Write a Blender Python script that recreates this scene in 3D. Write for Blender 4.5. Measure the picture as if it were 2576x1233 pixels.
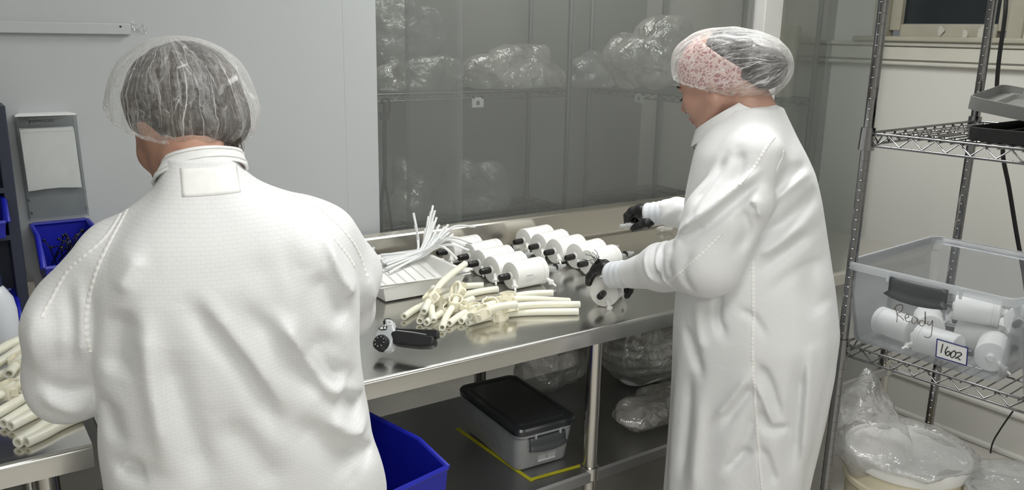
import bpy, bmesh, math, random
import numpy as np
from mathutils import Vector, Matrix
from mathutils.bvhtree import BVHTree
random.seed(7)
rng = np.random.default_rng(7)
PI = math.pi
for _o in list(bpy.data.objects):
    bpy.data.objects.remove(_o)
sc = bpy.context.scene
COL = sc.collection

# ------------------------------------------------------------------ camera
IW, IH, FPX = 2576.0, 1233.0, 2130.0
PITCH, ROLL, YAW, CAMZ = math.radians(14.08), math.radians(1.1), math.radians(34.75), 1.65
_fw = np.array([math.sin(YAW) * math.cos(PITCH), math.cos(YAW) * math.cos(PITCH), -math.sin(PITCH)])
_r = np.array([math.cos(YAW), -math.sin(YAW), 0.0])
_u = np.cross(_r, _fw)
CR = _r * math.cos(ROLL) + _u * math.sin(ROLL)
CU = -_r * math.sin(ROLL) + _u * math.cos(ROLL)
CF = _fw
CC = np.array([0.0, 0.0, CAMZ])
camd = bpy.data.cameras.new('camera')
cam = bpy.data.objects.new('camera', camd)
COL.objects.link(cam)
camd.sensor_width = 36.0
camd.lens = FPX / IW * 36.0
camd.clip_start = 0.02
cam.matrix_world = Matrix(((CR[0], CU[0], -CF[0], CC[0]), (CR[1], CU[1], -CF[1], CC[1]), (CR[2], CU[2], -CF[2], CC[2]), (0, 0, 0, 1)))
sc.camera = cam

# measured image points turned into room coordinates (metres; x along the bench, y away from it, z up)
def ray(x, y):
    return CF + CR * ((x - IW / 2) / FPX) - CU * ((y - IH / 2) / FPX)
def at_z(x, y, z):
    d = ray(x, y); return CC + d * ((z - CC[2]) / d[2])
def at_x(x, y, v):
    d = ray(x, y); return CC + d * ((v - CC[0]) / d[0])
def at_y(x, y, v):
    d = ray(x, y); return CC + d * ((v - CC[1]) / d[1])
def at_d(x, y, dep):
    return CC + ray(x, y) * dep
def at_plane(x, y, p, n):
    d = ray(x, y); p = np.asarray(p, float); n = np.asarray(n, float)
    return CC + d * (((p - CC) @ n) / (d @ n))

# ------------------------------------------------------------------ world, lights, exposure
world = bpy.data.worlds.new('world')
sc.world = world
world.use_nodes = True
world.node_tree.nodes['Background'].inputs[0].default_value = (0.9, 0.95, 1.0, 1)
world.node_tree.nodes['Background'].inputs[1].default_value = 0.15
def area(name, loc, sx, sy, power, color=(1, 1, 1)):
    l = bpy.data.lights.new(name, 'AREA')
    l.shape = 'RECTANGLE'; l.size = sx; l.size_y = sy; l.energy = power; l.color = color
    o = bpy.data.objects.new(name, l); COL.objects.link(o); o.location = loc
    return o
LIGHTS = [(0.5, 0.4), (1.9, 1.65), (-0.3, -1.5), (2.2, -1.3)]
area('troffer_light', (LIGHTS[0][0], LIGHTS[0][1], 2.64), 1.2, 0.6, 11, (0.985, 0.99, 0.975))
area('troffer_light', (LIGHTS[1][0], LIGHTS[1][1], 2.64), 1.2, 0.6, 22, (0.985, 0.99, 0.975))
area('troffer_light', (LIGHTS[2][0], LIGHTS[2][1], 2.64), 1.2, 0.6, 27, (0.985, 0.99, 0.975))
area('troffer_light', (LIGHTS[3][0], LIGHTS[3][1], 2.64), 1.2, 0.6, 6, (0.985, 0.99, 0.975))
area('storage_light', (2.2, 3.15, 2.64), 1.2, 0.4, 9.0, (1.0, 0.97, 0.92))
sc.view_settings.view_transform = 'Standard'
sc.view_settings.look = 'None'
sc.view_settings.gamma = 1.0
sc.view_settings.use_curve_mapping = False
sc.view_settings.exposure = -0.10

# ------------------------------------------------------------------ materials
def lin(c):
    c = c / 255.0
    return c / 12.92 if c <= 0.04045 else ((c + 0.055) / 1.055) ** 2.4
def rgb(r, g, b):
    return (lin(r), lin(g), lin(b), 1.0)
MATS = {}
def mat(name, col, rough=0.5, metal=0.0, noise=0.0, nscale=8.0, bump=0.0, bscale=60.0, spec=0.5, sss=0.0, sssr=0.01, coat=0.0, trans=0.0, stretch=None, alpha=1.0):
    m = bpy.data.materials.new(name); m.use_nodes = True
    nt = m.node_tree; b = nt.nodes['Principled BSDF']; L = nt.links.new
    b.inputs['Base Color'].default_value = col
    b.inputs['Roughness'].default_value = rough
    b.inputs['Metallic'].default_value = metal
    b.inputs['Specular IOR Level'].default_value = spec
    b.inputs['Coat Weight'].default_value = coat
    b.inputs['Transmission Weight'].default_value = trans
    b.inputs['Alpha'].default_value = alpha
    if sss:
        b.inputs['Subsurface Weight'].default_value = sss
        b.inputs['Subsurface Radius'].default_value = (1, .8, .55)
        b.inputs['Subsurface Scale'].default_value = sssr
    tc = nt.nodes.new('ShaderNodeTexCoord')
    src = tc.outputs['Object']
    if stretch:
        mp = nt.nodes.new('ShaderNodeMapping'); mp.inputs['Scale'].default_value = stretch
        L(src, mp.inputs['Vector']); src = mp.outputs['Vector']
    if noise:
        n = nt.nodes.new('ShaderNodeTexNoise'); n.inputs['Scale'].default_value = nscale; n.inputs['Detail'].default_value = 5
        L(src, n.inputs['Vector'])
        mx = nt.nodes.new('ShaderNodeMix'); mx.data_type = 'RGBA'; mx.blend_type = 'MULTIPLY'
        mx.inputs[0].default_value = 1.0
        mx.inputs[6].default_value = col
        rm = nt.nodes.new('ShaderNodeMapRange')
        rm.inputs['From Min'].default_value = 0.3; rm.inputs['From Max'].default_value = 0.7
        rm.inputs['To Min'].default_value = 1 - noise; rm.inputs['To Max'].default_value = 1.0
        L(n.outputs['Fac'], rm.inputs['Value']); L(rm.outputs[0], mx.inputs[7]); L(mx.outputs[2], b.inputs['Base Color'])
    if bump:
        n2 = nt.nodes.new('ShaderNodeTexNoise'); n2.inputs['Scale'].default_value = bscale; n2.inputs['Detail'].default_value = 4
        L(src, n2.inputs['Vector'])
        bp = nt.nodes.new('ShaderNodeBump'); bp.inputs['Strength'].default_value = bump; bp.inputs['Distance'].default_value = 0.01
        L(n2.outputs['Fac'], bp.inputs['Height']); L(bp.outputs[0], b.inputs['Normal'])
    MATS[name] = m
    return m
def clear_mat(name, tint, see=0.7, gloss=0.12, haze=(0.8, 0.8, 0.8, 1), grough=0.15, bump=0.0, bscale=30.0, fres=True, mott=0.0, mscale=6.0):
    """thin clear plastic: mostly see-through, a milky share and a glossy share"""
    m = bpy.data.materials.new(name); m.use_nodes = True
    nt = m.node_tree; nt.nodes.clear(); N = nt.nodes.new; L = nt.links.new
    out = N('ShaderNodeOutputMaterial')
    tr = N('ShaderNodeBsdfTransparent'); tr.inputs[0].default_value = tint
    df = N('ShaderNodeBsdfDiffuse'); df.inputs[0].default_value = haze
    tl = N('ShaderNodeBsdfTranslucent'); tl.inputs[0].default_value = haze
    mm = N('ShaderNodeMixShader'); mm.inputs[0].default_value = 0.4
    L(df.outputs[0], mm.inputs[1]); L(tl.outputs[0], mm.inputs[2])
    gl = N('ShaderNodeBsdfGlossy'); gl.inputs['Roughness'].default_value = grough
    m1 = N('ShaderNodeMixShader'); m1.inputs[0].default_value = see
    L(mm.outputs[0], m1.inputs[1]); L(tr.outputs[0], m1.inputs[2])
    m2 = N('ShaderNodeMixShader')
    tc = N('ShaderNodeTexCoord')
    if mott:
        n = N('ShaderNodeTexNoise'); n.inputs['Scale'].default_value = mscale; n.inputs['Detail'].default_value = 6; n.inputs['Distortion'].default_value = 0.6
        L(tc.outputs['Object'], n.inputs['Vector'])
        r = N('ShaderNodeMapRange'); r.inputs['From Min'].default_value = 0.35; r.inputs['From Max'].default_value = 0.7
        r.inputs['To Min'].default_value = min(1, see + mott); r.inputs['To Max'].default_value = max(0, see - mott)
        L(n.outputs['Fac'], r.inputs['Value']); L(r.outputs[0], m1.inputs[0])
    if fres:
        lw = N('ShaderNodeLayerWeight'); lw.inputs[0].default_value = 0.25
        mu = N('ShaderNodeMath'); mu.operation = 'MULTIPLY_ADD'; mu.inputs[1].default_value = 0.5; mu.inputs[2].default_value = gloss
        L(lw.outputs['Fresnel'], mu.inputs[0]); L(mu.outputs[0], m2.inputs[0])
    else:
        m2.inputs[0].default_value = gloss
    L(m1.outputs[0], m2.inputs[1]); L(gl.outputs[0], m2.inputs[2]); L(m2.outputs[0], out.inputs[0])
    if bump:
        n2 = N('ShaderNodeTexNoise'); n2.inputs['Scale'].default_value = bscale; n2.inputs['Detail'].default_value = 3; n2.inputs['Distortion'].default_value = 1.2
        L(tc.outputs['Object'], n2.inputs['Vector'])
        bp = N('ShaderNodeBump'); bp.inputs['Strength'].default_value = bump; bp.inputs['Distance'].default_value = 0.02
        L(n2.outputs['Fac'], bp.inputs['Height'])
        for s in (gl, df):
            L(bp.outputs[0], s.inputs['Normal'])
    MATS[name] = m
    return m
def steel_mat(name, col, rough, stretch, amt=0.03):
    m = mat(name, col, rough, 1.0)
    nt = m.node_tree; b = nt.nodes['Principled BSDF']; N = nt.nodes.new; L = nt.links.new
    tc = N('ShaderNodeTexCoord'); mp = N('ShaderNodeMapping'); mp.inputs['Scale'].default_value = stretch
    n = N('ShaderNodeTexNoise'); n.inputs['Scale'].default_value = 1.0; n.inputs['Detail'].default_value = 4
    L(tc.outputs['Object'], mp.inputs[0]); L(mp.outputs[0], n.inputs['Vector'])
    r = N('ShaderNodeMapRange'); r.inputs['To Min'].default_value = rough - amt * .5; r.inputs['To Max'].default_value = rough + amt
    n3 = N('ShaderNodeTexNoise'); n3.inputs['Scale'].default_value = 5.0; n3.inputs['Detail'].default_value = 6
    L(tc.outputs['Object'], n3.inputs['Vector'])
    ad = N('ShaderNodeMath'); ad.operation = 'ADD'; L(n.outputs['Fac'], ad.inputs[0]); L(n3.outputs['Fac'], ad.inputs[1])
    r.inputs['From Min'].default_value = 0.7; r.inputs['From Max'].default_value = 1.3
    L(ad.outputs[0], r.inputs['Value']); L(r.outputs[0], b.inputs['Roughness'])
    bp = N('ShaderNodeBump'); bp.inputs['Strength'].default_value = 0.006; bp.inputs['Distance'].default_value = 0.0003
    L(n.outputs['Fac'], bp.inputs['Height']); L(bp.outputs[0], b.inputs['Normal'])
    return m
def gown_mat(name, axes, col, line=0.9):
    """white cleanroom cloth with a fine dark carbon thread grid"""
    m = mat(name, col, 0.62, spec=0.3)
    nt = m.node_tree; b = nt.nodes['Principled BSDF']; N = nt.nodes.new; L = nt.links.new
    b.inputs['Sheen Weight'].default_value = 0.15
    tc = N('ShaderNodeTexCoord'); sx = N('ShaderNodeSeparateXYZ'); cx = N('ShaderNodeCombineXYZ')
    L(tc.outputs['Object'], sx.inputs[0])
    L(sx.outputs[axes[0]], cx.inputs[0]); L(sx.outputs[axes[1]], cx.inputs[1])
    nd = N('ShaderNodeTexNoise'); nd.inputs['Scale'].default_value = 6; L(tc.outputs['Object'], nd.inputs['Vector'])
    va = N('ShaderNodeVectorMath'); va.operation = 'MULTIPLY_ADD'; va.inputs[1].default_value = (0.012, 0.012, 0)
    L(nd.outputs['Color'], va.inputs[0]); L(cx.outputs[0], va.inputs[2])
    br = N('ShaderNodeTexBrick'); br.inputs['Scale'].default_value = 1.0
    br.inputs['Brick Width'].default_value = 0.0125; br.inputs['Row Height'].default_value = 0.0058
    br.inputs['Mortar Size'].default_value = 0.00032; br.inputs['Mortar Smooth'].default_value = 0.3
    br.inputs['Color1'].default_value = col; br.inputs['Color2'].default_value = col
    br.inputs['Mortar'].default_value = (col[0] * line, col[1] * line, col[2] * line, 1)
    L(va.outputs[0], br.inputs['Vector'])
    L(br.outputs['Color'], b.inputs['Base Color'])
    n = N('ShaderNodeTexNoise'); n.inputs['Scale'].default_value = 24; n.inputs['Detail'].default_value = 3; n.inputs['Distortion'].default_value = 0.5
    L(tc.outputs['Object'], n.inputs['Vector'])
    bp = N('ShaderNodeBump'); bp.inputs['Strength'].default_value = 0.10; bp.inputs['Distance'].default_value = 0.02
    L(n.outputs['Fac'], bp.inputs['Height']); L(bp.outputs[0], b.inputs['Normal'])
    return m
def net_mat(name, c, tilt, see=0.8):
    """bouffant cap: sheer spun cloth, denser along crinkled pleats that run down from the crown at c"""
    m = bpy.data.materials.new(name); m.use_nodes = True
    nt = m.node_tree; nt.nodes.clear(); N = nt.nodes.new; L = nt.links.new
    def math_(op, a, b=None, clamp=False):
        n = N('ShaderNodeMath'); n.operation = op; n.use_clamp = clamp
        for i, v in enumerate((a, b)):
            if v is None: continue
            if isinstance(v, (int, float)): n.inputs[i].default_value = v
            else: L(v, n.inputs[i])
        return n.outputs[0]
    out = N('ShaderNodeOutputMaterial')
    tr = N('ShaderNodeBsdfTransparent'); tr.inputs[0].default_value = (1, 1, 1, 1)
    df = N('ShaderNodeBsdfDiffuse'); df.inputs[0].default_value = (0.88, 0.88, 0.87, 1)
    tl = N('ShaderNodeBsdfTranslucent'); tl.inputs[0].default_value = (0.88, 0.88, 0.87, 1)
    gl = N('ShaderNodeBsdfGlossy'); gl.inputs['Roughness'].default_value = 0.35
    a = N('ShaderNodeMixShader'); a.inputs[0].default_value = 0.35; L(df.outputs[0], a.inputs[1]); L(tl.outputs[0], a.inputs[2])
    a2 = N('ShaderNodeMixShader'); a2.inputs[0].default_value = 0.08; L(a.outputs[0], a2.inputs[1]); L(gl.outputs[0], a2.inputs[2])
    tc = N('ShaderNodeTexCoord')
    mp = N('ShaderNodeMapping'); mp.vector_type = 'TEXTURE'; mp.inputs['Location'].default_value = c; mp.inputs['Rotation'].default_value = (tilt, 0, 0)
    L(tc.outputs['Object'], mp.inputs[0])
    nz = N('ShaderNodeTexNoise'); nz.inputs['Scale'].default_value = 14; nz.inputs['Detail'].default_value = 3; L(mp.outputs[0], nz.inputs['Vector'])
    wob = N('ShaderNodeVectorMath'); wob.operation = 'MULTIPLY_ADD'; wob.inputs[1].default_value = (.03, .03, .03); L(nz.outputs['Color'], wob.inputs[0]); L(mp.outputs[0], wob.inputs[2])
    sp = N('ShaderNodeSeparateXYZ'); L(wob.outputs[0], sp.inputs[0])
    th = math_('ARCTAN2', sp.outputs[0], sp.outputs[1])
    xy = math_('SQRT', math_('ADD', math_('MULTIPLY', sp.outputs[0], sp.outputs[0]), math_('MULTIPLY', sp.outputs[1], sp.outputs[1])))
    el = math_('ARCTAN2', sp.outputs[2], xy)
    tot = None
    for kx, ky, wd, amt, sh in ((2.4, .42, .020, .60, 0), (4.0, .9, .024, .45, 3.7), (6.5, 2.4, .03, .24, 8.1)):
        cb = N('ShaderNodeCombineXYZ'); L(math_('ADD', math_('MULTIPLY', th, kx), sh), cb.inputs[0]); L(math_('MULTIPLY', el, ky), cb.inputs[1])
        v = N('ShaderNodeTexVoronoi'); v.feature = 'DISTANCE_TO_EDGE'; v.inputs['Scale'].default_value = 1.0; L(cb.outputs[0], v.inputs['Vector'])
        r = N('ShaderNodeMapRange'); r.interpolation_type = 'SMOOTHSTEP'; r.inputs['From Min'].default_value = wd; r.inputs['From Max'].default_value = wd * .25
        r.inputs['To Min'].default_value = 0; r.inputs['To Max'].default_value = amt; L(v.outputs['Distance'], r.inputs['Value'])
        nn = N('ShaderNodeTexNoise'); nn.inputs['Scale'].default_value = 1.6; L(cb.outputs[0], nn.inputs['Vector'])
        k = N('ShaderNodeMapRange'); k.inputs['From Min'].default_value = .40; k.inputs['From Max'].default_value = .58; L(nn.outputs['Fac'], k.inputs['Value'])
        q = math_('MULTIPLY', r.outputs[0], k.outputs[0])
        # each facet between pleats has its own density, as doubled cloth has
        vf = N('ShaderNodeTexVoronoi'); vf.feature = 'F1'; L(cb.outputs[0], vf.inputs['Vector'])
        sc_ = N('ShaderNodeSeparateColor'); L(vf.outputs['Color'], sc_.inputs[0])
        q = math_('ADD', q, math_('MULTIPLY', math_('POWER', sc_.outputs[0], 4.0), amt * .38))
        tot = q if tot is None else math_('ADD', tot, q)
    n = N('ShaderNodeTexNoise'); n.inputs['Scale'].default_value = 160; n.inputs['Detail'].default_value = 6; n.inputs['Roughness'].default_value = 0.75
    L(tc.outputs['Object'], n.inputs['Vector'])
    r1 = N('ShaderNodeMapRange'); r1.inputs['From Min'].default_value = 0.35; r1.inputs['From Max'].default_value = 0.70
    r1.inputs['To Min'].default_value = -0.10; r1.inputs['To Max'].default_value = 0.12; L(n.outputs['Fac'], r1.inputs['Value'])
    lw = N('ShaderNodeLayerWeight'); lw.inputs[0].default_value = 0.35
    f3 = math_('MULTIPLY', math_('POWER', lw.outputs['Facing'], 2.2), .55)
    s3 = math_('ADD', math_('ADD', math_('ADD', tot, r1.outputs[0]), f3), 1 - see, clamp=True)
    mx = N('ShaderNodeMixShader'); L(s3, mx.inputs[0]); L(tr.outputs[0], mx.inputs[1]); L(a2.outputs[0], mx.inputs[2])
    L(mx.outputs[0], out.inputs[0])
    MATS[name] = m
    return m
mat('panel_paint', rgb(184, 188, 190), 0.38, noise=0.04, nscale=1.5)
mat('wall_paint', rgb(216, 215, 209), 0.7, noise=0.05, nscale=2.0)
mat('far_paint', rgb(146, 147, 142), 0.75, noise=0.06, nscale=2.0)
mat('trim_paint', rgb(205, 203, 192), 0.5, noise=0.08, nscale=7)
mat('window_wood', rgb(176, 172, 156), 0.55, noise=0.15, nscale=9)
mat('ceiling_white', rgb(235, 235, 232), 0.8, noise=0.04)
mat('floor_tile', rgb(208, 205, 198), 0.35, noise=0.20, nscale=3.5)
mat('night_glass', rgb(40, 46, 50), 0.12, spec=0.6, noise=0.3, nscale=3)
steel_mat('table_steel', (0.68, 0.67, 0.64, 1), 0.19, (1.5, 60, 60))
steel_mat('splash_steel', (0.66, 0.63, 0.57, 1), 0.24, (1.5, 60, 60))
steel_mat('shelf_steel', (0.45, 0.45, 0.45, 1), 0.42, (3, 60, 60))
steel_mat('tube_steel', (0.62, 0.60, 0.56, 1), 0.2, (60, 60, 3))
mat('chrome', (0.27, 0.27, 0.275, 1), 0.10, 1.0, noise=0.08, nscale=30)
mat('chrome_dull', (0.30, 0.31, 0.31, 1), 0.35, 1.0, noise=0.1, nscale=30)
mat('white_plastic', rgb(246, 246, 243), 0.38, sss=0.05, sssr=0.004, noise=0.02, nscale=20)
mat('tray_plastic', rgb(247, 247, 244), 0.35, noise=0.02, nscale=12)
mat('black_rubber', rgb(22, 22, 23), 0.33, noise=0.2, nscale=40, coat=0.2)
mat('black_grip', rgb(30, 31, 32), 0.55, bump=0.2, bscale=400, noise=0.2, nscale=30)
mat('glove_black', rgb(21, 21, 23), 0.42, noise=0.25, nscale=50, bump=0.25, bscale=120)
mat('tool_grey', rgb(196, 201, 203), 0.35, noise=0.04, nscale=30)
mat('dark_plastic', rgb(66, 69, 72), 0.38, noise=0.08, nscale=20)
mat('lid_grey', rgb(120, 121, 119), 0.42, noise=0.06, nscale=20)
mat('lid_dark', rgb(44, 47, 50), 0.22, noise=0.08, nscale=10, spec=0.6)
mat('lid_black', rgb(25, 26, 27), 0.45, noise=0.1, nscale=20)
mat('blue_plastic', rgb(28, 36, 168), 0.33, noise=0.1, nscale=14)
mat('navy_metal', rgb(42, 48, 66), 0.5, noise=0.15, nscale=10)
mat('silicone', rgb(247, 245, 228), 0.36, sss=0.35, sssr=0.012, noise=0.03, nscale=30)
mat('clamp_plastic', rgb(248, 243, 222), 0.4, sss=0.2, sssr=0.006, noise=0.02, nscale=30)
mat('thin_tube', rgb(240, 242, 241), 0.25, sss=0.3, sssr=0.01, noise=0.03, nscale=30)
mat('bottle_plastic', rgb(214, 219, 226), 0.32, sss=0.3, sssr=0.02, noise=0.03, nscale=8)
mat('navy_cap', rgb(28, 40, 70), 0.4, noise=0.1, nscale=30)
mat('cream_plastic', rgb(238, 230, 204), 0.5, noise=0.06, nscale=6)
mat('tape_yellow', rgb(203, 196, 40), 0.6, noise=0.25, nscale=40)
mat('label_white', rgb(240, 241, 242), 0.55, noise=0.02, nscale=30)
mat('ink_black', rgb(24, 24, 26), 0.5, noise=0.1, nscale=80)
mat('ink_grey', rgb(120, 120, 118), 0.6, noise=0.1, nscale=80)
mat('ink_brown', rgb(104, 92, 80), 0.5, noise=0.1, nscale=80)
mat('ink_blue', rgb(28, 36, 120), 0.5, noise=0.1, nscale=80)
mat('skin', rgb(190, 147, 126), 0.5, sss=0.15, sssr=0.008, noise=0.14, nscale=26, bump=0.08, bscale=260)
mat('skin_pale', rgb(188, 148, 130), 0.48, sss=0.15, sssr=0.008, noise=0.10, nscale=26, bump=0.06, bscale=260)
mat('lip_skin', rgb(176, 108, 100), 0.42, noise=0.1, nscale=60)
mat('hair_grey', rgb(70, 58, 46), 0.6, noise=0.85, nscale=22, bump=0.9, bscale=55, stretch=(1, 1, .35))
mat('hair_dark', rgb(36, 32, 31), 0.55, noise=0.8, nscale=22, bump=0.9, bscale=55, stretch=(1, .4, 1))
mat('brow_hair', rgb(40, 28, 22), 0.7, noise=0.3, nscale=90)
mat('eye_white', rgb(220, 214, 206), 0.2, noise=0.05, nscale=30)
mat('knit_cuff', rgb(222, 226, 231), 0.75, noise=0.05, nscale=40, bump=0.15, bscale=200)
mat('seam_white', rgb(246, 246, 244), 0.6, noise=0.05, nscale=60)
mat('cable_black', rgb(24, 25, 26), 0.5, noise=0.1, nscale=40)
mat('paper_white', rgb(244, 244, 242), 0.7, noise=0.03, nscale=20)
mat('lace_pink', rgb(170, 104, 112), 0.7)
mat('box_card', rgb(150, 146, 138), 0.6, noise=0.1, nscale=8)
mat('shoe_dark', rgb(50, 50, 54), 0.6, noise=0.1, nscale=20)
mat('trouser_cloth', rgb(60, 66, 82), 0.8, noise=0.2, nscale=30)
mat('lamp_frame', rgb(225, 225, 222), 0.5, noise=0.03)
gown_mat('gown_back', (0, 2), rgb(233, 234, 235), 0.89)
gown_mat('gown_side', (1, 2), rgb(233, 234, 235), 0.95)
mat('gown_plain', rgb(238, 239, 239), 0.6, noise=0.02, nscale=30, bump=0.2, bscale=40)
clear_mat('vinyl', (0.93, 0.95, 0.94, 1), see=0.78, gloss=0.012, haze=(0.46, 0.47, 0.46, 1), grough=0.25, bump=0.0)
clear_mat('bag_film', (0.97, 0.97, 0.96, 1), see=0.50, gloss=0.20, haze=(0.84, 0.83, 0.78, 1), grough=0.14, bump=0.9, bscale=14, mott=0.26, mscale=7)
clear_mat('bag_thin', (0.98, 0.98, 0.98, 1), see=0.72, gloss=0.14, haze=(0.86, 0.86, 0.86, 1), grough=0.13, bump=0.9, bscale=16, mott=0.14, mscale=7)
clear_mat('bin_clear', (0.95, 0.965, 0.98, 1), see=0.90, gloss=0.02, haze=(0.82, 0.82, 0.86, 1), grough=0.28, mott=0.04, mscale=5)
clear_mat('bin_frost', (0.95, 0.96, 0.97, 1), see=0.55, gloss=0.03, haze=(0.82, 0.84, 0.86, 1), grough=0.28, mott=0.08, mscale=9)
clear_mat('bin_rim', (0.95, 0.965, 0.98, 1), see=0.35, gloss=0.05, haze=(0.80, 0.84, 0.87, 1), grough=0.25)
clear_mat('acrylic', (0.97, 0.98, 0.98, 1), see=0.97, gloss=0.02, haze=(0.7, 0.72, 0.75, 1), grough=0.06)
clear_mat('clear_hose', (0.92, 0.93, 0.93, 1), see=0.40, gloss=0.08, haze=(0.82, 0.83, 0.82, 1), grough=0.15)
m = mat('lamp_diffuser', (1, 1, 1, 1), 0.6)
m.node_tree.nodes['Principled BSDF'].inputs['Emission Color'].default_value = (1, 0.985, 0.96, 1)
m.node_tree.nodes['Principled BSDF'].inputs['Emission Strength'].default_value = 4.0
# pink head band with a pale scroll print
_nt = MATS['lace_pink'].node_tree
_v = _nt.nodes.new('ShaderNodeTexVoronoi'); _v.feature = 'DISTANCE_TO_EDGE'; _v.inputs['Scale'].default_value = 88
_n = _nt.nodes.new('ShaderNodeTexNoise'); _n.inputs['Scale'].default_value = 30
_t = _nt.nodes.new('ShaderNodeTexCoord')
_va = _nt.nodes.new('ShaderNodeVectorMath'); _va.operation = 'MULTIPLY_ADD'; _va.inputs[1].default_value = (.03, .03, .03)
_nt.links.new(_t.outputs['Object'], _n.inputs['Vector']); _nt.links.new(_n.outputs['Color'], _va.inputs[0]); _nt.links.new(_t.outputs['Object'], _va.inputs[2])
_nt.links.new(_va.outputs[0], _v.inputs['Vector'])
_cr = _nt.nodes.new('ShaderNodeValToRGB'); _cr.color_ramp.elements[0].position = 0.10; _cr.color_ramp.elements[0].color = rgb(226, 202, 194)
_cr.color_ramp.elements[1].position = 0.16; _cr.color_ramp.elements[1].color = rgb(172, 116, 122)
_nt.links.new(_v.outputs['Distance'], _cr.inputs[0]); _nt.links.new(_cr.outputs[0], _nt.nodes['Principled BSDF'].inputs['Base Color'])

# ------------------------------------------------------------------ object helpers
def tag(o, label=None, cat=None, group=None, kind=None):
    if label: o['label'] = label
    if cat: o['category'] = cat
    if group: o['group'] = group
    if kind: o['kind'] = kind
    return o
def empty(name, loc=(0, 0, 0), rz=0.0, M=None):
    o = bpy.data.objects.new(name, None); COL.objects.link(o)
    o.empty_display_size = 0.05
    o.matrix_basis = M if M is not None else (Matrix.Translation(Vector(loc)) @ Matrix.Rotation(rz, 4, 'Z'))
    return o
def copy_tree(o, parent=None, M=None, skip=()):
    c = o.copy(); COL.objects.link(c)
    if parent: c.parent = parent
    if M is not None: c.matrix_basis = M
    for ch in list(o.children):
        if ch.name.split('.')[0] not in skip: copy_tree(ch, c)
    return c
def finish(name, me, mats, parent=None, world_space=True, smooth=35, bevel=0.0, bseg=2):
    o = bpy.data.objects.new(name, me); COL.objects.link(o)
    for m in (mats if isinstance(mats, (list, tuple)) else [mats]):
        me.materials.append(MATS[m])
    if smooth is not None:
        me.shade_smooth()
        if smooth < 180:
            me.set_sharp_from_angle(angle=math.radians(smooth))
    if bevel:
        md = o.modifiers.new('bevel', 'BEVEL'); md.width = bevel; md.segments = bseg; md.limit_method = 'ANGLE'; md.angle_limit = math.radians(40)
    if parent is not None:
        o.parent = parent
        if world_space:
            pm = parent.matrix_basis.copy(); q = parent
            inv = parent_world(parent).inverted()
            o.matrix_parent_inverse = inv
    return o
def parent_world(o):
    m = o.matrix_basis.copy()
    if o.parent:
        m = parent_world(o.parent) @ o.matrix_parent_inverse @ m
    return m
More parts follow.
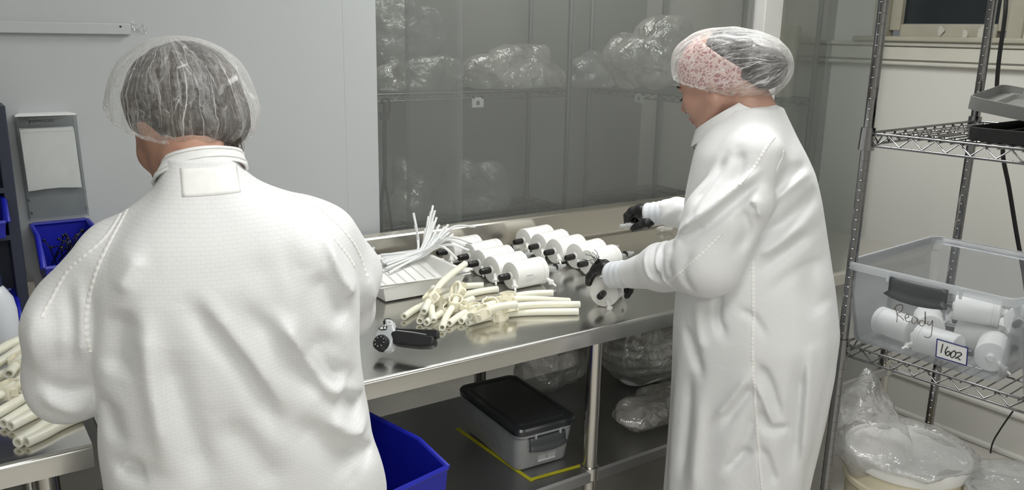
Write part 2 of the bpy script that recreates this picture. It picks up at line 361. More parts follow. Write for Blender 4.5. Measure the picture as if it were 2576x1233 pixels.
class G:
    """collects plain geometry and links it as one mesh"""
    def __init__(s): s.v = []; s.f = []
    def add(s, vs, fs, M=None):
        n = len(s.v)
        if M is not None: vs = [tuple(M @ Vector(tuple(float(c) for c in v))) for v in vs]
        s.v += [tuple(float(c) for c in v) for v in vs]
        s.f += [tuple(i + n for i in f) for f in fs]
        return s
    def box(s, c, d, M=None, rz=0.0, taper=1.0):
        x, y, z = d[0] / 2, d[1] / 2, d[2] / 2
        t = taper
        vs = [(-x * t, -y * t, -z), (x * t, -y * t, -z), (x * t, y * t, -z), (-x * t, y * t, -z), (-x, -y, z), (x, -y, z), (x, y, z), (-x, y, z)]
        T = Matrix.Translation(Vector(c)) @ Matrix.Rotation(rz, 4, 'Z')
        if M is not None: T = M @ T
        return s.add(vs, [(0, 3, 2, 1), (4, 5, 6, 7), (0, 1, 5, 4), (1, 2, 6, 5), (2, 3, 7, 6), (3, 0, 4, 7)], T)
    def tube(s, pts, r, n=8, cap=True, closed=False, hollow=0.0, flat=None):
        pts = [np.asarray(p, float) for p in pts]; k = len(pts)
        rs = list(r) if hasattr(r, '__len__') else [r] * k
        up = None; rings = []; vs = []
        for i in range(k):
            a = pts[i - 1] if (i > 0 or closed) else pts[i]
            b = pts[(i + 1) % k] if (i < k - 1 or closed) else pts[i]
            t = b - a; t /= (np.linalg.norm(t) + 1e-12)
            if up is None:
                h = np.array([0, 0, 1.0]) if abs(t[2]) < .9 else np.array([1.0, 0, 0])
                up = np.cross(t, h); up /= np.linalg.norm(up)
            else:
                up = up - t * (up @ t); up /= (np.linalg.norm(up) + 1e-12)
            w = np.cross(t, up)
            fl = flat or (1, 1)
            vs += [pts[i] + rs[i] * (math.cos(2 * PI * j / n) * up * fl[0] + math.sin(2 * PI * j / n) * w * fl[1]) for j in range(n)]
        fs = []
        for i in range(k if closed else k - 1):
            a = i * n; b = ((i + 1) % k) * n
            for j in range(n):
                fs.append((a + j, a + (j + 1) % n, b + (j + 1) % n, b + j))
        if not closed:
            if hollow:
                m = len(vs)
                for e, i in ((0, 0), (1, k - 1)):
                    base = i * n
                    dirv = (pts[0] - pts[1]) if e == 0 else (pts[-1] - pts[-2])
                    dirv = dirv / np.linalg.norm(dirv)
                    b0 = len(vs)
                    vs += [pts[i] + (np.asarray(vs[base + j]) - pts[i]) * hollow for j in range(n)]
                    b1 = len(vs)
                    vs += [np.asarray(vs[b0 + j]) - dirv * rs[i] * 2.2 for j in range(n)]
                    for j in range(n):
                        q = [(base + j, base + (j + 1) % n, b0 + (j + 1) % n, b0 + j), (b0 + j, b0 + (j + 1) % n, b1 + (j + 1) % n, b1 + j)]
                        fs += [f if e else f[::-1] for f in q]
                    fs.append(tuple(range(b1, b1 + n)))
            elif cap:
                fs.append(tuple(range(n))[::-1]); fs.append(tuple(range((k - 1) * n, k * n)))
        return s.add(vs, fs)
    def ribbon(s, pts, nrm, w, h):
        """a low padded band along pts lying on a surface with normals nrm; w half widths, h heights"""
        k = len(pts); vs = []; fs = []
        for i in range(k):
            t = pts[min(i + 1, k - 1)] - pts[max(i - 1, 0)]; t = t / (np.linalg.norm(t) + 1e-9)
            sd = np.cross(nrm[i], t); sd = sd / (np.linalg.norm(sd) + 1e-9)
            for a, b in ((-1, -.9), (-.8, .75), (-.3, 1), (.3, 1), (.8, .75), (1, -.9)): vs.append(pts[i] + sd * a * w[i] + nrm[i] * b * h[i])
        for i in range(k - 1):
            for j in range(6): fs.append((i * 6 + j, i * 6 + (j + 1) % 6, i * 6 + 6 + (j + 1) % 6, i * 6 + 6 + j))
        fs.append(tuple(range(6))); fs.append(tuple(range((k - 1) * 6, k * 6))[::-1])
        return s.add(vs, fs)
    def lathe(s, prof, n=24, M=None):
        vs = []; fs = []; k = len(prof)
        for (r, z) in prof:
            vs += [(r * math.cos(2 * PI * j / n), r * math.sin(2 * PI * j / n), z) for j in range(n)]
        for i in range(k - 1):
            for j in range(n):
                fs.append((i * n + j, i * n + (j + 1) % n, (i + 1) * n + (j + 1) % n, (i + 1) * n + j))
        fs.append(tuple(range(n))[::-1]); fs.append(tuple(range((k - 1) * n, k * n)))
        return s.add(vs, fs, M)
    def prism(s, poly, h0, h1, M=None):
        """poly in xy, extruded along z"""
        n = len(poly)
        vs = [(p[0], p[1], h0) for p in poly] + [(p[0], p[1], h1) for p in poly]
        fs = [tuple(range(n))[::-1], tuple(range(n, 2 * n))] + [(i, (i + 1) % n, n + (i + 1) % n, n + i) for i in range(n)]
        return s.add(vs, fs, M)
    def sphere(s, c, r, n=12, m=8, M=None):
        r = r if hasattr(r, '__len__') else (r, r, r)
        vs = [(0, 0, -1)] + [(math.sin(PI * i / m) * math.cos(2 * PI * j / n), math.sin(PI * i / m) * math.sin(2 * PI * j / n), -math.cos(PI * i / m)) for i in range(1, m) for j in range(n)] + [(0, 0, 1)]
        vs = [(c[0] + v[0] * r[0], c[1] + v[1] * r[1], c[2] + v[2] * r[2]) for v in vs]
        fs = [(0, 1 + (j + 1) % n, 1 + j) for j in range(n)]
        for i in range(m - 2):
            for j in range(n):
                a = 1 + i * n; b = a + n
                fs.append((a + j, a + (j + 1) % n, b + (j + 1) % n, b + j))
        last = 1 + (m - 1) * n; a = 1 + (m - 2) * n
        fs += [(a + j, a + (j + 1) % n, last) for j in range(n)]
        return s.add(vs, fs, M)
    def mesh(s, name):
        me = bpy.data.meshes.new(name); me.from_pydata(s.v, [], s.f); me.update()
        return me
    def obj(s, name, mats, parent=None, smooth=35, bevel=0.0, bseg=2, world_space=True, recalc=False):
        me = s.mesh(name)
        if recalc:
            bm = bmesh.new(); bm.from_mesh(me); bmesh.ops.recalc_face_normals(bm, faces=bm.faces); bm.to_mesh(me); bm.free()
        return finish(name, me, mats, parent, world_space, smooth, bevel, bseg)
def struct(o, label=None):
    o['kind'] = 'structure'
    if label: o['label'] = label
    return o
def smooth_path(pts, n=16):
    """Catmull-Rom through the points"""
    P = [np.asarray(p, float) for p in pts]
    P = [2 * P[0] - P[1]] + P + [2 * P[-1] - P[-2]]
    out = []; seg = len(P) - 3
    per = max(2, n // seg)
    for i in range(seg):
        p0, p1, p2, p3 = P[i:i + 4]
        for k in range(per):
            t = k / per
            out.append(0.5 * ((2 * p1) + (-p0 + p2) * t + (2 * p0 - 5 * p1 + 4 * p2 - p3) * t * t + (-p0 + 3 * p1 - 3 * p2 + p3) * t ** 3))
    out.append(P[-2])
    return out
def axisM(p, d, up=(0, 0, 1)):
    """matrix whose local +z runs along d from p"""
    d = Vector(tuple(d)).normalized(); u = Vector(up)
    if abs(d.dot(u)) > 0.98: u = Vector((1, 0, 0))
    x = u.cross(d).normalized(); y = d.cross(x)
    return Matrix(((x[0], y[0], d[0], p[0]), (x[1], y[1], d[1], p[1]), (x[2], y[2], d[2], p[2]), (0, 0, 0, 1)))
# ------------------------------------------------------------------ smooth solids (bodies, cloth, bags) from distance fields
def smin(a, b, k):
    h = np.clip(0.5 + 0.5 * (b - a) / k, 0, 1)
    return b + (a - b) * h - k * h * (1 - h)
def smax(a, b, k): return -smin(-a, -b, k)
def d_cap(P, a, b, ra, rb):
    a = np.asarray(a, np.float32); b = np.asarray(b, np.float32)
    ba = b - a; h = np.clip(((P - a) @ ba) / (ba @ ba + 1e-12), 0, 1)
    return np.linalg.norm(P - a - h[:, None] * ba, axis=1) - (ra + (rb - ra) * h)
def d_chain(P, pts, rs, k=0.01):
    d = None
    for i in range(len(pts) - 1):
        q = d_cap(P, pts[i], pts[i + 1], rs[i], rs[i + 1])
        d = q if d is None else smin(d, q, k)
    return d
def d_ell(P, c, r, R=None):
    q = P - np.asarray(c, np.float32)
    if R is not None: q = q @ np.asarray(R, np.float32)
    r = np.asarray(r, np.float32)
    k0 = np.linalg.norm(q / r, axis=1); k1 = np.linalg.norm(q / (r * r), axis=1)
    return np.where(k0 < 1e-4, -r.min(), k0 * (k0 - 1) / (k1 + 1e-9))
def d_stack(P, tab, n=2.3):
    """tab rows: z, u0, u1, w0, w1 (left, right, back, front) with rounded sections"""
    t = np.asarray(tab, np.float64); t = t[np.argsort(t[:, 0])]
    zz = np.linspace(t[0, 0], t[-1, 0], 240)
    cols = [np.interp(zz, t[:, 0], t[:, i]) for i in range(1, 5)]
    ker = np.hanning(13)[1:-1]; ker /= ker.sum()
    cols = [np.convolve(np.pad(c, 5, mode='edge'), ker, 'valid') for c in cols]
    z = P[:, 2]
    u0, u1, w0, w1 = [np.interp(z, zz, c) for c in cols]
    cu, a, cw, b = (u0 + u1) / 2, np.maximum((u1 - u0) / 2, .01), (w0 + w1) / 2, np.maximum((w1 - w0) / 2, .01)
    e = (np.abs((P[:, 0] - cu) / a) ** n + np.abs((P[:, 1] - cw) / b) ** n) ** (1 / n)
    d = (e - 1) * np.minimum(a, b)
    return np.maximum(d, np.maximum(z - t[-1, 0], t[0, 0] - z))
def d_poly2(A, B, pts):
    """distance in a plane to a polyline, and the place along it (0..1)"""
    best = np.full(A.shape, 1e9); along = np.zeros(A.shape); L = len(pts) - 1
    for i in range(L):
        a = np.array(pts[i]); b = np.array(pts[i + 1]); ba = b - a
        h = np.clip(((A - a[0]) * ba[0] + (B - a[1]) * ba[1]) / (ba @ ba + 1e-12), 0, 1)
        d = np.hypot(A - a[0] - h * ba[0], B - a[1] - h * ba[1])
        m = d < best; best = np.where(m, d, best); along = np.where(m, (i + h) / L, along)
    return best, along
def crumple(P, amp, f, n, seed):
    r = np.random.default_rng(seed); d = np.zeros(len(P))
    for i in range(n):
        k = r.normal(size=3); k *= f * r.uniform(.5, 1.7) / np.linalg.norm(k)
        k2 = r.normal(size=3) * f * .5
        d += np.abs(np.sin(P @ k + r.uniform(0, 6) + 0.9 * np.sin(P @ k2 + r.uniform(0, 6)))) - .5
    return amp * d / math.sqrt(n)
def mesh_field(f, lo, hi, h, relax=1, B=8, slack=1.4):
    lo = np.asarray(lo, np.float64); hi = np.asarray(hi, np.float64)
    nb = np.ceil((hi - lo) / (h * B)).astype(int)
    N = nb * B + 1
    bi = np.stack(np.meshgrid(*[np.arange(k) for k in nb], indexing='ij'), -1).reshape(-1, 3)
    cen = lo + (bi + .5) * B * h
    dc = f(cen.astype(np.float32))
    act = np.abs(dc) < h * B * .87 * slack + h
    D = np.empty(tuple(N), np.float32)
    big = np.where(dc < 0, -1.0, 1.0).reshape(nb)
    D[:-1, :-1, :-1] = np.repeat(np.repeat(np.repeat(big, B, 0), B, 1), B, 2)
    D[-1] = 1; D[:, -1] = 1; D[:, :, -1] = 1
    loc = np.stack(np.meshgrid(*[np.arange(B + 1)] * 3, indexing='ij'), -1).reshape(-1, 3)
    ids = bi[act]
    for s in range(0, len(ids), 400):
        idx = (ids[s:s + 400, None, :] * B + loc[None]).reshape(-1, 3)
        D[idx[:, 0], idx[:, 1], idx[:, 2]] = f((lo + idx * h).astype(np.float32))
    S = D < 0
    c = [S[a:N[0] - 1 + a, b:N[1] - 1 + b, g:N[2] - 1 + g] for a in (0, 1) for b in (0, 1) for g in (0, 1)]
    anyc = c[0].copy(); allc = c[0].copy()
    for q in c[1:]:
        anyc |= q; allc &= q
    cells = np.argwhere(anyc & ~allc)
    cid = np.full(tuple(N - 1), -1, np.int32); cid[cells[:, 0], cells[:, 1], cells[:, 2]] = np.arange(len(cells))
    corner = [(a, b, g) for a in (0, 1) for b in (0, 1) for g in (0, 1)]
    val = [D[cells[:, 0] + a, cells[:, 1] + b, cells[:, 2] + g] for (a, b, g) in corner]
    acc = np.zeros((len(cells), 3)); cnt = np.zeros(len(cells))
    for i in range(8):
        for j in range(i + 1, 8):
            pi, pj = np.array(corner[i]), np.array(corner[j])
            if np.abs(pi - pj).sum() != 1: continue
            m = (val[i] < 0) != (val[j] < 0)
            t = val[i][m] / (val[i][m] - val[j][m])
            acc[m] += pi + t[:, None] * (pj - pi); cnt[m] += 1
    V = lo + (cells + acc / np.maximum(cnt, 1)[:, None]) * h
    quads = []
    for ax in range(3):
        o1, o2 = [a for a in range(3) if a != ax]
        sl0 = [slice(1, -1)] * 3; sl1 = [slice(1, -1)] * 3
        sl0[ax] = slice(0, N[ax] - 1); sl1[ax] = slice(1, N[ax])
        a, b = S[tuple(sl0)], S[tuple(sl1)]
        e = np.argwhere(a != b)
        if not len(e): continue
        flip = a[e[:, 0], e[:, 1], e[:, 2]]
        e = e + np.array([0 if k == ax else 1 for k in range(3)])
        def cell(d1, d2):
            q = e.copy(); q[:, o1] -= d1; q[:, o2] -= d2
            return cid[q[:, 0], q[:, 1], q[:, 2]]
        Q = np.stack([cell(1, 1), cell(0, 1), cell(0, 0), cell(1, 0)], 1)
        if ax == 1: flip = ~flip
        Q[~flip] = Q[~flip][:, ::-1]
        quads.append(Q)
    Q = np.concatenate(quads); Q = Q[(Q >= 0).all(1)]
    for _ in range(relax):
        a = np.concatenate([Q[:, i] for i in range(4)] * 2); b = np.concatenate([Q[:, (i + 1) % 4] for i in range(4)] + [Q[:, (i + 3) % 4] for i in range(4)])
        n = np.bincount(a, minlength=len(V)); s = np.stack([np.bincount(a, V[b, k], minlength=len(V)) for k in range(3)], 1)
        V = V * .5 + .5 * s / np.maximum(n, 1)[:, None]
    return V, Q
def field_mesh(name, V, Q):
    me = bpy.data.meshes.new(name)
    me.vertices.add(len(V)); me.vertices.foreach_set('co', np.asarray(V, np.float32).ravel())
    me.loops.add(len(Q) * 4); me.loops.foreach_set('vertex_index', np.asarray(Q, np.int32).ravel())
    me.polygons.add(len(Q)); me.polygons.foreach_set('loop_start', np.arange(0, len(Q) * 4, 4, dtype=np.int32))
    me.polygons.foreach_set('loop_total', np.full(len(Q), 4, np.int32))
    me.update(calc_edges=True); me.validate()
    return me

# ------------------------------------------------------------------ room shell
XR, YP, YF, XL, YB, HC = 3.52, 2.47, 3.75, -2.2, -2.6, 2.7
PE = 1.185                       # where the solid panel ends and the clear curtain starts
struct(G().box(((XL + XR) / 2, (YB + YF) / 2, -.05), (XR - XL + .4, YF - YB + .4, .1)).obj('floor', 'floor_tile'), 'pale mottled floor')
struct(G().box(((XL + XR) / 2, (YB + YF) / 2, HC + .05), (XR - XL + .4, YF - YB + .4, .1)).obj('ceiling', 'ceiling_white'))
struct(G().box((XL - .05, (YB + YF) / 2, HC / 2), (.1, YF - YB + .2, HC)).obj('wall_left', 'wall_paint'))
struct(G().box(((XL + XR) / 2, YB - .05, HC / 2), (XR - XL + .2, .1, HC)).obj('wall_back', 'wall_paint'))
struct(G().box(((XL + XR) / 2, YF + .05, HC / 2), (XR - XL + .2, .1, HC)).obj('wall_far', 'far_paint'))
# partition panels (pieces of the front wall)
wf = struct(empty('wall_front', (0, YP, 0)), 'smooth pale grey partition wall')
xs = [XL, 1.075, PE]
for a, b in zip(xs[:-1], xs[1:]):
    G().box(((a + b) / 2, YP + .02, (HC + .5) / 2), (b - a - .0004, .04, HC - .5)).obj('wall_panel', 'panel_paint', wf)
# right wall with window opening
WY0, WY1, WZ0, WZ1 = 1.652, 2.286, 1.66, 2.45
g = G()
g.box((XR + .06, (YB + WY0) / 2, HC / 2), (.12, WY0 - YB, HC)); g.box((XR + .06, (WY1 + YF) / 2, HC / 2), (.12, YF - WY1, HC))
g.box((XR + .06, (WY0 + WY1) / 2, WZ0 / 2), (.12, WY1 - WY0, WZ0)); g.box((XR + .06, (WY0 + WY1) / 2, (WZ1 + HC) / 2), (.12, WY1 - WY0, HC - WZ1))
struct(g.obj('wall_right', 'wall_paint', smooth=None))
w = struct(empty('window_1', (XR, (WY0 + WY1) / 2, WZ0)), 'old painted window with dark panes high on the right wall')
g = G()
for y in (WY0 + .03, WY1 - .03): g.box((XR + .02, y, (WZ0 + WZ1) / 2), (.07, .06, WZ1 - WZ0))
g.box((XR + .02, (WY0 + WY1) / 2, WZ1 - .03), (.07, WY1 - WY0, .06))
g.obj('frame', 'window_wood', w, bevel=.004)
g = G()
for y in (WY0 + .085, WY1 - .085): g.box((XR + .035, y, (WZ0 + WZ1) / 2), (.04, .05, WZ1 - WZ0 - .06))
g.box((XR + .035, (WY0 + WY1) / 2, WZ0 + .03), (.036, WY1 - WY0 - .221, .055)); g.box((XR + .035, (WY0 + WY1) / 2, WZ1 - .09), (.036, WY1 - WY0 - .221, .05))
g.obj('sash', 'window_wood', w, bevel=.004)
G().box((XR + .045, (WY0 + WY1) / 2, (WZ0 + WZ1) / 2), (.008, WY1 - WY0 - .17, WZ1 - WZ0 - .12)).obj('pane', 'night_glass', w)
G().box((XR + .02, (WY0 + WY1) / 2, WZ0 - .005), (.12, WY1 - WY0 + .16, .022)).obj('sill', 'window_wood', w, bevel=.006)
for (py, dz, s) in ((1.99, .02, .035), (1.87, .004, .03), (1.80, .002, .05)):
    pts = [(math.cos(a) * s * random.uniform(.5, 1.1), math.sin(a) * s * .6 * random.uniform(.4, 1.2)) for a in np.linspace(0, 2 * PI, 9)[:-1]]
    G().prism(pts, 0, .003, Matrix.Translation((XR - .022 if dz < .01 else XR + .012, py, WZ0 + dz + .012)) @ Matrix.Rotation(PI / 2, 4, 'Y') @ Matrix.Rotation(.3, 4, 'X')).obj('paint_flake', 'trim_paint', w)
t1 = struct(empty('trim_1', (XR, 1.0, 1.6)), 'painted moulding running along the wall below the window')
G().box((XR - .012, .55, 1.635), (.024, 5.6, .02)).obj('moulding', 'trim_paint', t1, bevel=.006)
G().box((XR - .007, .55, 1.595), (.014, 5.6, .055)).obj('moulding', 'trim_paint', t1, bevel=.003)
G().box((XR - .014, .55, 1.553), (.028, 5.6, .016)).obj('moulding', 'trim_paint', t1, bevel=.005)
b1 = struct(empty('baseboard_right', (XR, 1.0, 0)), 'painted baseboard with a moulded top edge')
G().box((XR - .012, .55, .085), (.024, 5.6, .17)).obj('board', 'wall_paint', b1, bevel=.003)
G().box((XR - .018, .55, .182), (.036, 5.6, .024)).obj('moulding', 'wall_paint', b1, bevel=.008)
G().box((XR - .02, .55, .012), (.04, 5.6, .024)).obj('shoe_moulding', 'wall_paint', b1, bevel=.008)
# clear curtain strips (each a thing), with a white square post between two of them
def curtain(x0, x1, y, label, seed):
    n = 60; g = G(); r = random.Random(seed); ph = r.uniform(0, 6)
    vs = []; fs = []
    for i in range(n + 1):
        t = i / n; x = x0 + (x1 - x0) * t
        for j in range(12):
            z = .52 + (HC - .54) * j / 11
            vs.append((x, y + .0016 * math.sin(7 * t * 3 + ph + z * .6) * (1 - z / 3.2) + .0008 * math.sin(t * 31 + ph), z))
    for i in range(n):
        for j in range(11):
            a = i * 12 + j; fs.append((a, a + 12, a + 13, a + 1))
    o = g.add(vs, fs).obj('vinyl_curtain', 'vinyl', smooth=180)
    md = o.modifiers.new('thick', 'SOLIDIFY'); md.thickness = .0012
    return tag(o, label, 'curtain', 'clear curtain strips around the clean area')
SX = at_y(1030, 60, YP)[0]; SX2 = at_y(1170, 60, YP)[0]
curtain(PE + .003, SX2, YP + .012, 'clear vinyl curtain strip hanging beside the grey wall panel', 1)
curtain(SX, 2.965, YP + .030, 'wide clear vinyl curtain strip hanging behind the capsules and the white post', 2)
curtain(3.115, XR - .005, YP + .012, 'clear vinyl curtain strip hanging right of the white post', 3)
# short return strip along the right wall
o = G().box((XR - .09, 2.32, 1.60), (.0015, .27, 2.12)).obj('vinyl_curtain', 'vinyl')
tag(o, 'narrow clear vinyl curtain strip hanging in front of the right wall', 'curtain', 'clear curtain strips around the clean area')
G().box((XR - .09, 2.32, 2.68), (.03, .27, .03)).obj('curtain_rail', 'white_plastic', o)
o = G().box((3.04, YP + .02, HC / 2), (.115, .07, HC)).obj('trim_2', 'lamp_frame', bevel=.003)
struct(o, 'white square post between curtain strips')
# ceiling lamps
for k, (x, y) in enumerate(LIGHTS):
    t = empty('ceiling_light', (x, y, HC)); tag(t, 'flush white ceiling light panel ' + ['above the left person', 'above the person in profile', 'behind the camera, on the cabinet side', 'behind the camera, on the wire rack side'][k], 'lamp', 'ceiling light panels')
    g = G()
    for dx, dy, sx_, sy_ in ((0, .3, 1.24, .03), (0, -.3, 1.24, .03), (.605, 0, .03, .6), (-.605, 0, .03, .6)): g.box((x + dx, y + dy, HC - .012), (sx_, sy_, .024))
    g.obj('frame', 'lamp_frame', t)
    G().box((x, y, HC - .006), (1.18, .57, .008)).obj('diffuser', 'lamp_diffuser', t)

# ------------------------------------------------------------------ stainless work tables
def bench(x0, x1, label, legs, shelf=None, name='work_table'):
    t = empty(name, ((x0 + x1) / 2, 2.0, 0)); tag(t, label, 'table', 'stainless steel work tables')
    R_ = Matrix(((0, 0, 1, 0), (1, 0, 0, 0), (0, 1, 0, 0), (0, 0, 0, 1)))     # poly (y, z) extruded along x
    rr = .010
    arc = [(1.6 + rr - rr * math.cos(a), .9 - rr + rr * math.sin(a)) for a in np.linspace(0, PI / 2, 6)]
    top = [(1.6, .856)] + arc + [(2.400, .9), (2.400, .893), (1.612, .892), (1.6035, .886), (1.6035, .858), (1.622, .858), (1.622, .856)]
    G().prism(top, x0, x1, R_).obj('tabletop', 'table_steel', t, smooth=30, recalc=True)
    cov = [(2.400 + .012 * math.sin(a), .912 - .012 * math.cos(a)) for a in np.linspace(0, PI / 2, 5)]
    sp = [(2.400, .893)] + cov + [(2.412, 1.0), (2.416, 1.005), (2.44, 1.012), (2.444, 1.008), (2.444, .86), (2.42, .86), (2.42, .893)]
    G().prism(sp, x0, x1, R_).obj('backsplash', 'splash_steel', t, smooth=30, recalc=True)
    for xe in (x0 + .0015, x1 - .0015):
        G().box((xe, 2.0, .872), (.003, .79, .032)).obj('end_apron', 'table_steel', t)
    for x in legs:
        for y in (1.655, 2.235):
            G().lathe([(.0, .0), (.012, .0), (.014, .02), (.018, .045), (.0205, .05), (.0205, .893), (.0, .893)], 24, Matrix.Translation((x, y, 0))).obj('leg', 'tube_steel', t, smooth=30)
    if shelf:
        z = shelf
        sh = [(1.632, z - .034), (1.632, z - .006), (1.638, z), (2.262, z), (2.268, z - .006), (2.268, z - .034), (2.265, z - .034), (2.265, z - .008), (2.262, z - .0035), (1.639, z - .0035), (1.635, z - .008), (1.635, z - .034)]
        G().prism(sh, x0 + .03, x1 - .03, R_).obj('lower_shelf', 'shelf_steel', t, smooth=30, recalc=True)
        for x in legs:
            for y in (1.655, 2.235):
                G().lathe([(.0206, z - .03), (.027, z - .03), (.027, z + .004), (.0206, z + .008)], 20, Matrix.Translation((x, y, 0))).obj('shelf_collar', 'tube_steel', t)
    return t
SZ = .46
tabR = bench(.202, 2.955, 'long stainless steel work table with an upstand, between the two people', (.29, 1.43, 2.87), SZ)
tabL = bench(-1.75, .180, 'stainless steel work table at the left edge with cream tubes on it', (.105, -1.6), .25)
# floor-marking tape stuck on the lower shelf
p = [at_z(1152, 1080, SZ), at_z(1335, 1208, SZ), at_z(1478, 1168, SZ)]
for kk, (a, b) in enumerate(((p[0], p[1]), (p[1], p[2]))):
    d = (b - a); L_ = np.linalg.norm(d[:2]); ang = math.atan2(d[1], d[0])
    G().box(((a + b) / 2 + np.array([0, 0, .0008 + .0011 * kk])).tolist(), (L_ + .012, .0125, .0009), rz=ang).obj('tape_strip', 'tape_yellow', tabR)
# rail on the partition, with its screw hole and a torn scrap of film
rl = empty('wall_rail', (.0, YP, 1.64)); tag(rl, 'pale grey rail fixed along the grey wall behind the left person', 'rail')
za, zb = at_y(200, 57, YP)[2], at_y(200, 85, YP)[2]
xe = at_y(325, 70, YP)[0]
G().box((xe / 2 - .5, YP - .009, (za + zb) / 2), (xe + 1.0, .018, za - zb)).obj('bar', 'panel_paint', rl, bevel=.002)
hp = at_y(303, 67, YP - .018)
G().lathe([(.0, 0), (.0028, 0), (.0028, .0006), (.0, .0006)], 14, axisM((hp[0], YP - .0178, hp[2]), (0, -1, 0))).obj('screw_hole', 'ink_black', rl)
g = G(); c0 = at_y(336, 66, YP - .006)
vs = []; fs = []
for i in range(9):
    for j in range(5):
        vs.append((c0[0] + (i - 1) * .0048 + random.uniform(-.001, .001), YP - .003 - random.uniform(0, .007), c0[2] + .012 - j * .0055 - i * .0012 + random.uniform(-.002, .002)))
for i in range(8):
    for j in range(4): fs.append((i * 5 + j, i * 5 + j + 5, i * 5 + j + 6, i * 5 + j + 1))
o = g.add(vs, fs).obj('torn_film', 'bag_thin', smooth=None); tag(o, 'torn scrap of clear film at the end of the grey wall rail', 'scrap')
# ------------------------------------------------------------------ people
class Frame:
    """local axes of a standing person: u to the person's right, w forward, z up"""
    def __init__(s, ox, oy, az):
        a = math.radians(az); s.o = np.array([ox, oy, 0.]); s.r = np.array([math.cos(a), -math.sin(a), 0]); s.f = np.array([math.sin(a), math.cos(a), 0])
        s.M = Matrix(((s.r[0], s.f[0], 0, ox), (s.r[1], s.f[1], 0, oy), (0, 0, 1, 0), (0, 0, 0, 1)))
    def loc(s, p):
        q = np.asarray(p, float) - s.o; return np.array([q @ s.r, q @ s.f, q[2]])
    def dloc(s, x, y, dep): return s.loc(at_d(x, y, dep))
    def onw(s, x, y, w): return s.loc(at_plane(x, y, s.o + s.f * w, s.f))
    def onu(s, x, y, u): return s.loc(at_plane(x, y, s.o + s.r * u, s.r))
def rotm(pitch, yaw, rollz=0.0):
    """head axes as columns: right, forward, up (pitch down positive, yaw to the left positive)"""
    cp, sp = math.cos(pitch), math.sin(pitch); cy, sy = math.cos(yaw), math.sin(yaw); cr, sr = math.cos(rollz), math.sin(rollz)
    Rx = np.array([[1, 0, 0], [0, cp, sp], [0, -sp, cp]]); Rz = np.array([[cy, -sy, 0], [sy, cy, 0], [0, 0, 1]])
    Ry = np.array([[cr, 0, sr], [0, 1, 0], [-sr, 0, cr]])
    return Rz @ Rx @ Ry
def head_field(Q, ear=0.0):
    """face along +y, top +z, origin mid skull"""
    d = d_ell(Q, (0, -.012, .028), (.075, .098, .088))
    d = smin(d, d_ell(Q, (0, .030, -.030), (.063, .066, .085)), .03)
    d = smin(d, d_ell(Q, (0, .042, -.082), (.046, .042, .036)), .03)
    d = smin(d, d_ell(Q, (0, .074, -.102), (.020, .016, .014)), .018)
    for s in (-1, 1):
        d = smin(d, d_ell(Q, (s * .037, .066, -.032), (.026, .024, .026)), .02)
        d = smin(d, d_cap(Q, (s * .058, .0, -.055), (s * .035, .055, -.098), .016, .014), .03)
    d = smin(d, d_ell(Q, (0, .082, .014), (.046, .014, .012)), .014)
    for s in (-1, 1):
        d = smax(d, -d_ell(Q, (s * .032, .098, -.006), (.017, .016, .011)), .010)
        d = smin(d, d_ell(Q, (s * .032, .0755, -.006), (.0135, .0125, .0115)), .003)
    d = smin(d, d_cap(Q, (0, .088, .004), (0, .1115, -.034), .0065, .0095), .009)
    for s in (-1, 1): d = smin(d, d_ell(Q, (s * .0105, .1005, -.0405), (.0075, .0095, .0068)), .005)
    d = smin(d, d_ell(Q, (0, .090, -.058), (.020, .010, .014)), .010)
    d = smin(d, d_ell(Q, (0, .0965, -.0655), (.021, .0085, .0048)), .004)
    d = smin(d, d_ell(Q, (0, .094, -.0765), (.018, .0085, .0056)), .004)
    d = smax(d, -d_ell(Q, (0, .108, -.0708), (.024, .012, .0013)), .003)
    for s in (-1, 1):
        e = d_ell(Q, (s * .0735, -.012, -.012), (.009, .018, .031))
        e = smax(e, -d_ell(Q, (s * .088, -.008, -.012), (.008, .011, .020)), .006)
        d = smin(d, e + ear, .006)
    return d
def hand_points(W, d, n, s, curls, thumb=(.5, .4), size=1.0, spread=.12):
    """finger chains from a wrist point, pointing direction d, palm normal n, thumb side s"""
    W, d, n, s = [np.asarray(v, float) for v in (W, d, n, s)]
    d = d / np.linalg.norm(d); n = n - d * (n @ d); n = n / np.linalg.norm(n); sd = np.cross(d, n); sd = sd if sd @ s > 0 else -sd
    ch = []
    base = [(.026, .088), (.008, .092), (-.011, .087), (-.028, .078)]
    lens = [(.042, .025, .021), (.046, .029, .022), (.043, .027, .021), (.034, .020, .018)]
    for k in range(4):
        p = W + (sd * base[k][0] + d * base[k][1]) * size; pts = [W + sd * base[k][0] * .7 * size + d * .02, p]; a = 0
        for j in range(3):
            a += curls[k][j]; v = math.cos(a) * (d + sd * spread * (1.2 - k * .8)) + math.sin(a) * n
            p = p + v / np.linalg.norm(v) * lens[k][j] * size; pts.append(p)
        ch.append((pts, [.011 * size, .0098 * size, .0090 * size, .0082 * size, .0072 * size]))
    p = W + (sd * .022 + d * .022) * size; pts = [W + d * .01 + sd * .01, p]; a = thumb[0]
    for j, L in enumerate((.040, .032, .026)):
        v = d * math.cos(a) + sd * math.sin(a) * .9 + n * thumb[1] * (1 + .5 * j); a -= .18
        p = p + v / np.linalg.norm(v) * L * size; pts.append(p)
    ch.append((pts, [.014 * size, .0135 * size, .0115 * size, .0102 * size, .0085 * size]))
    return ch, (W, d, n, sd)
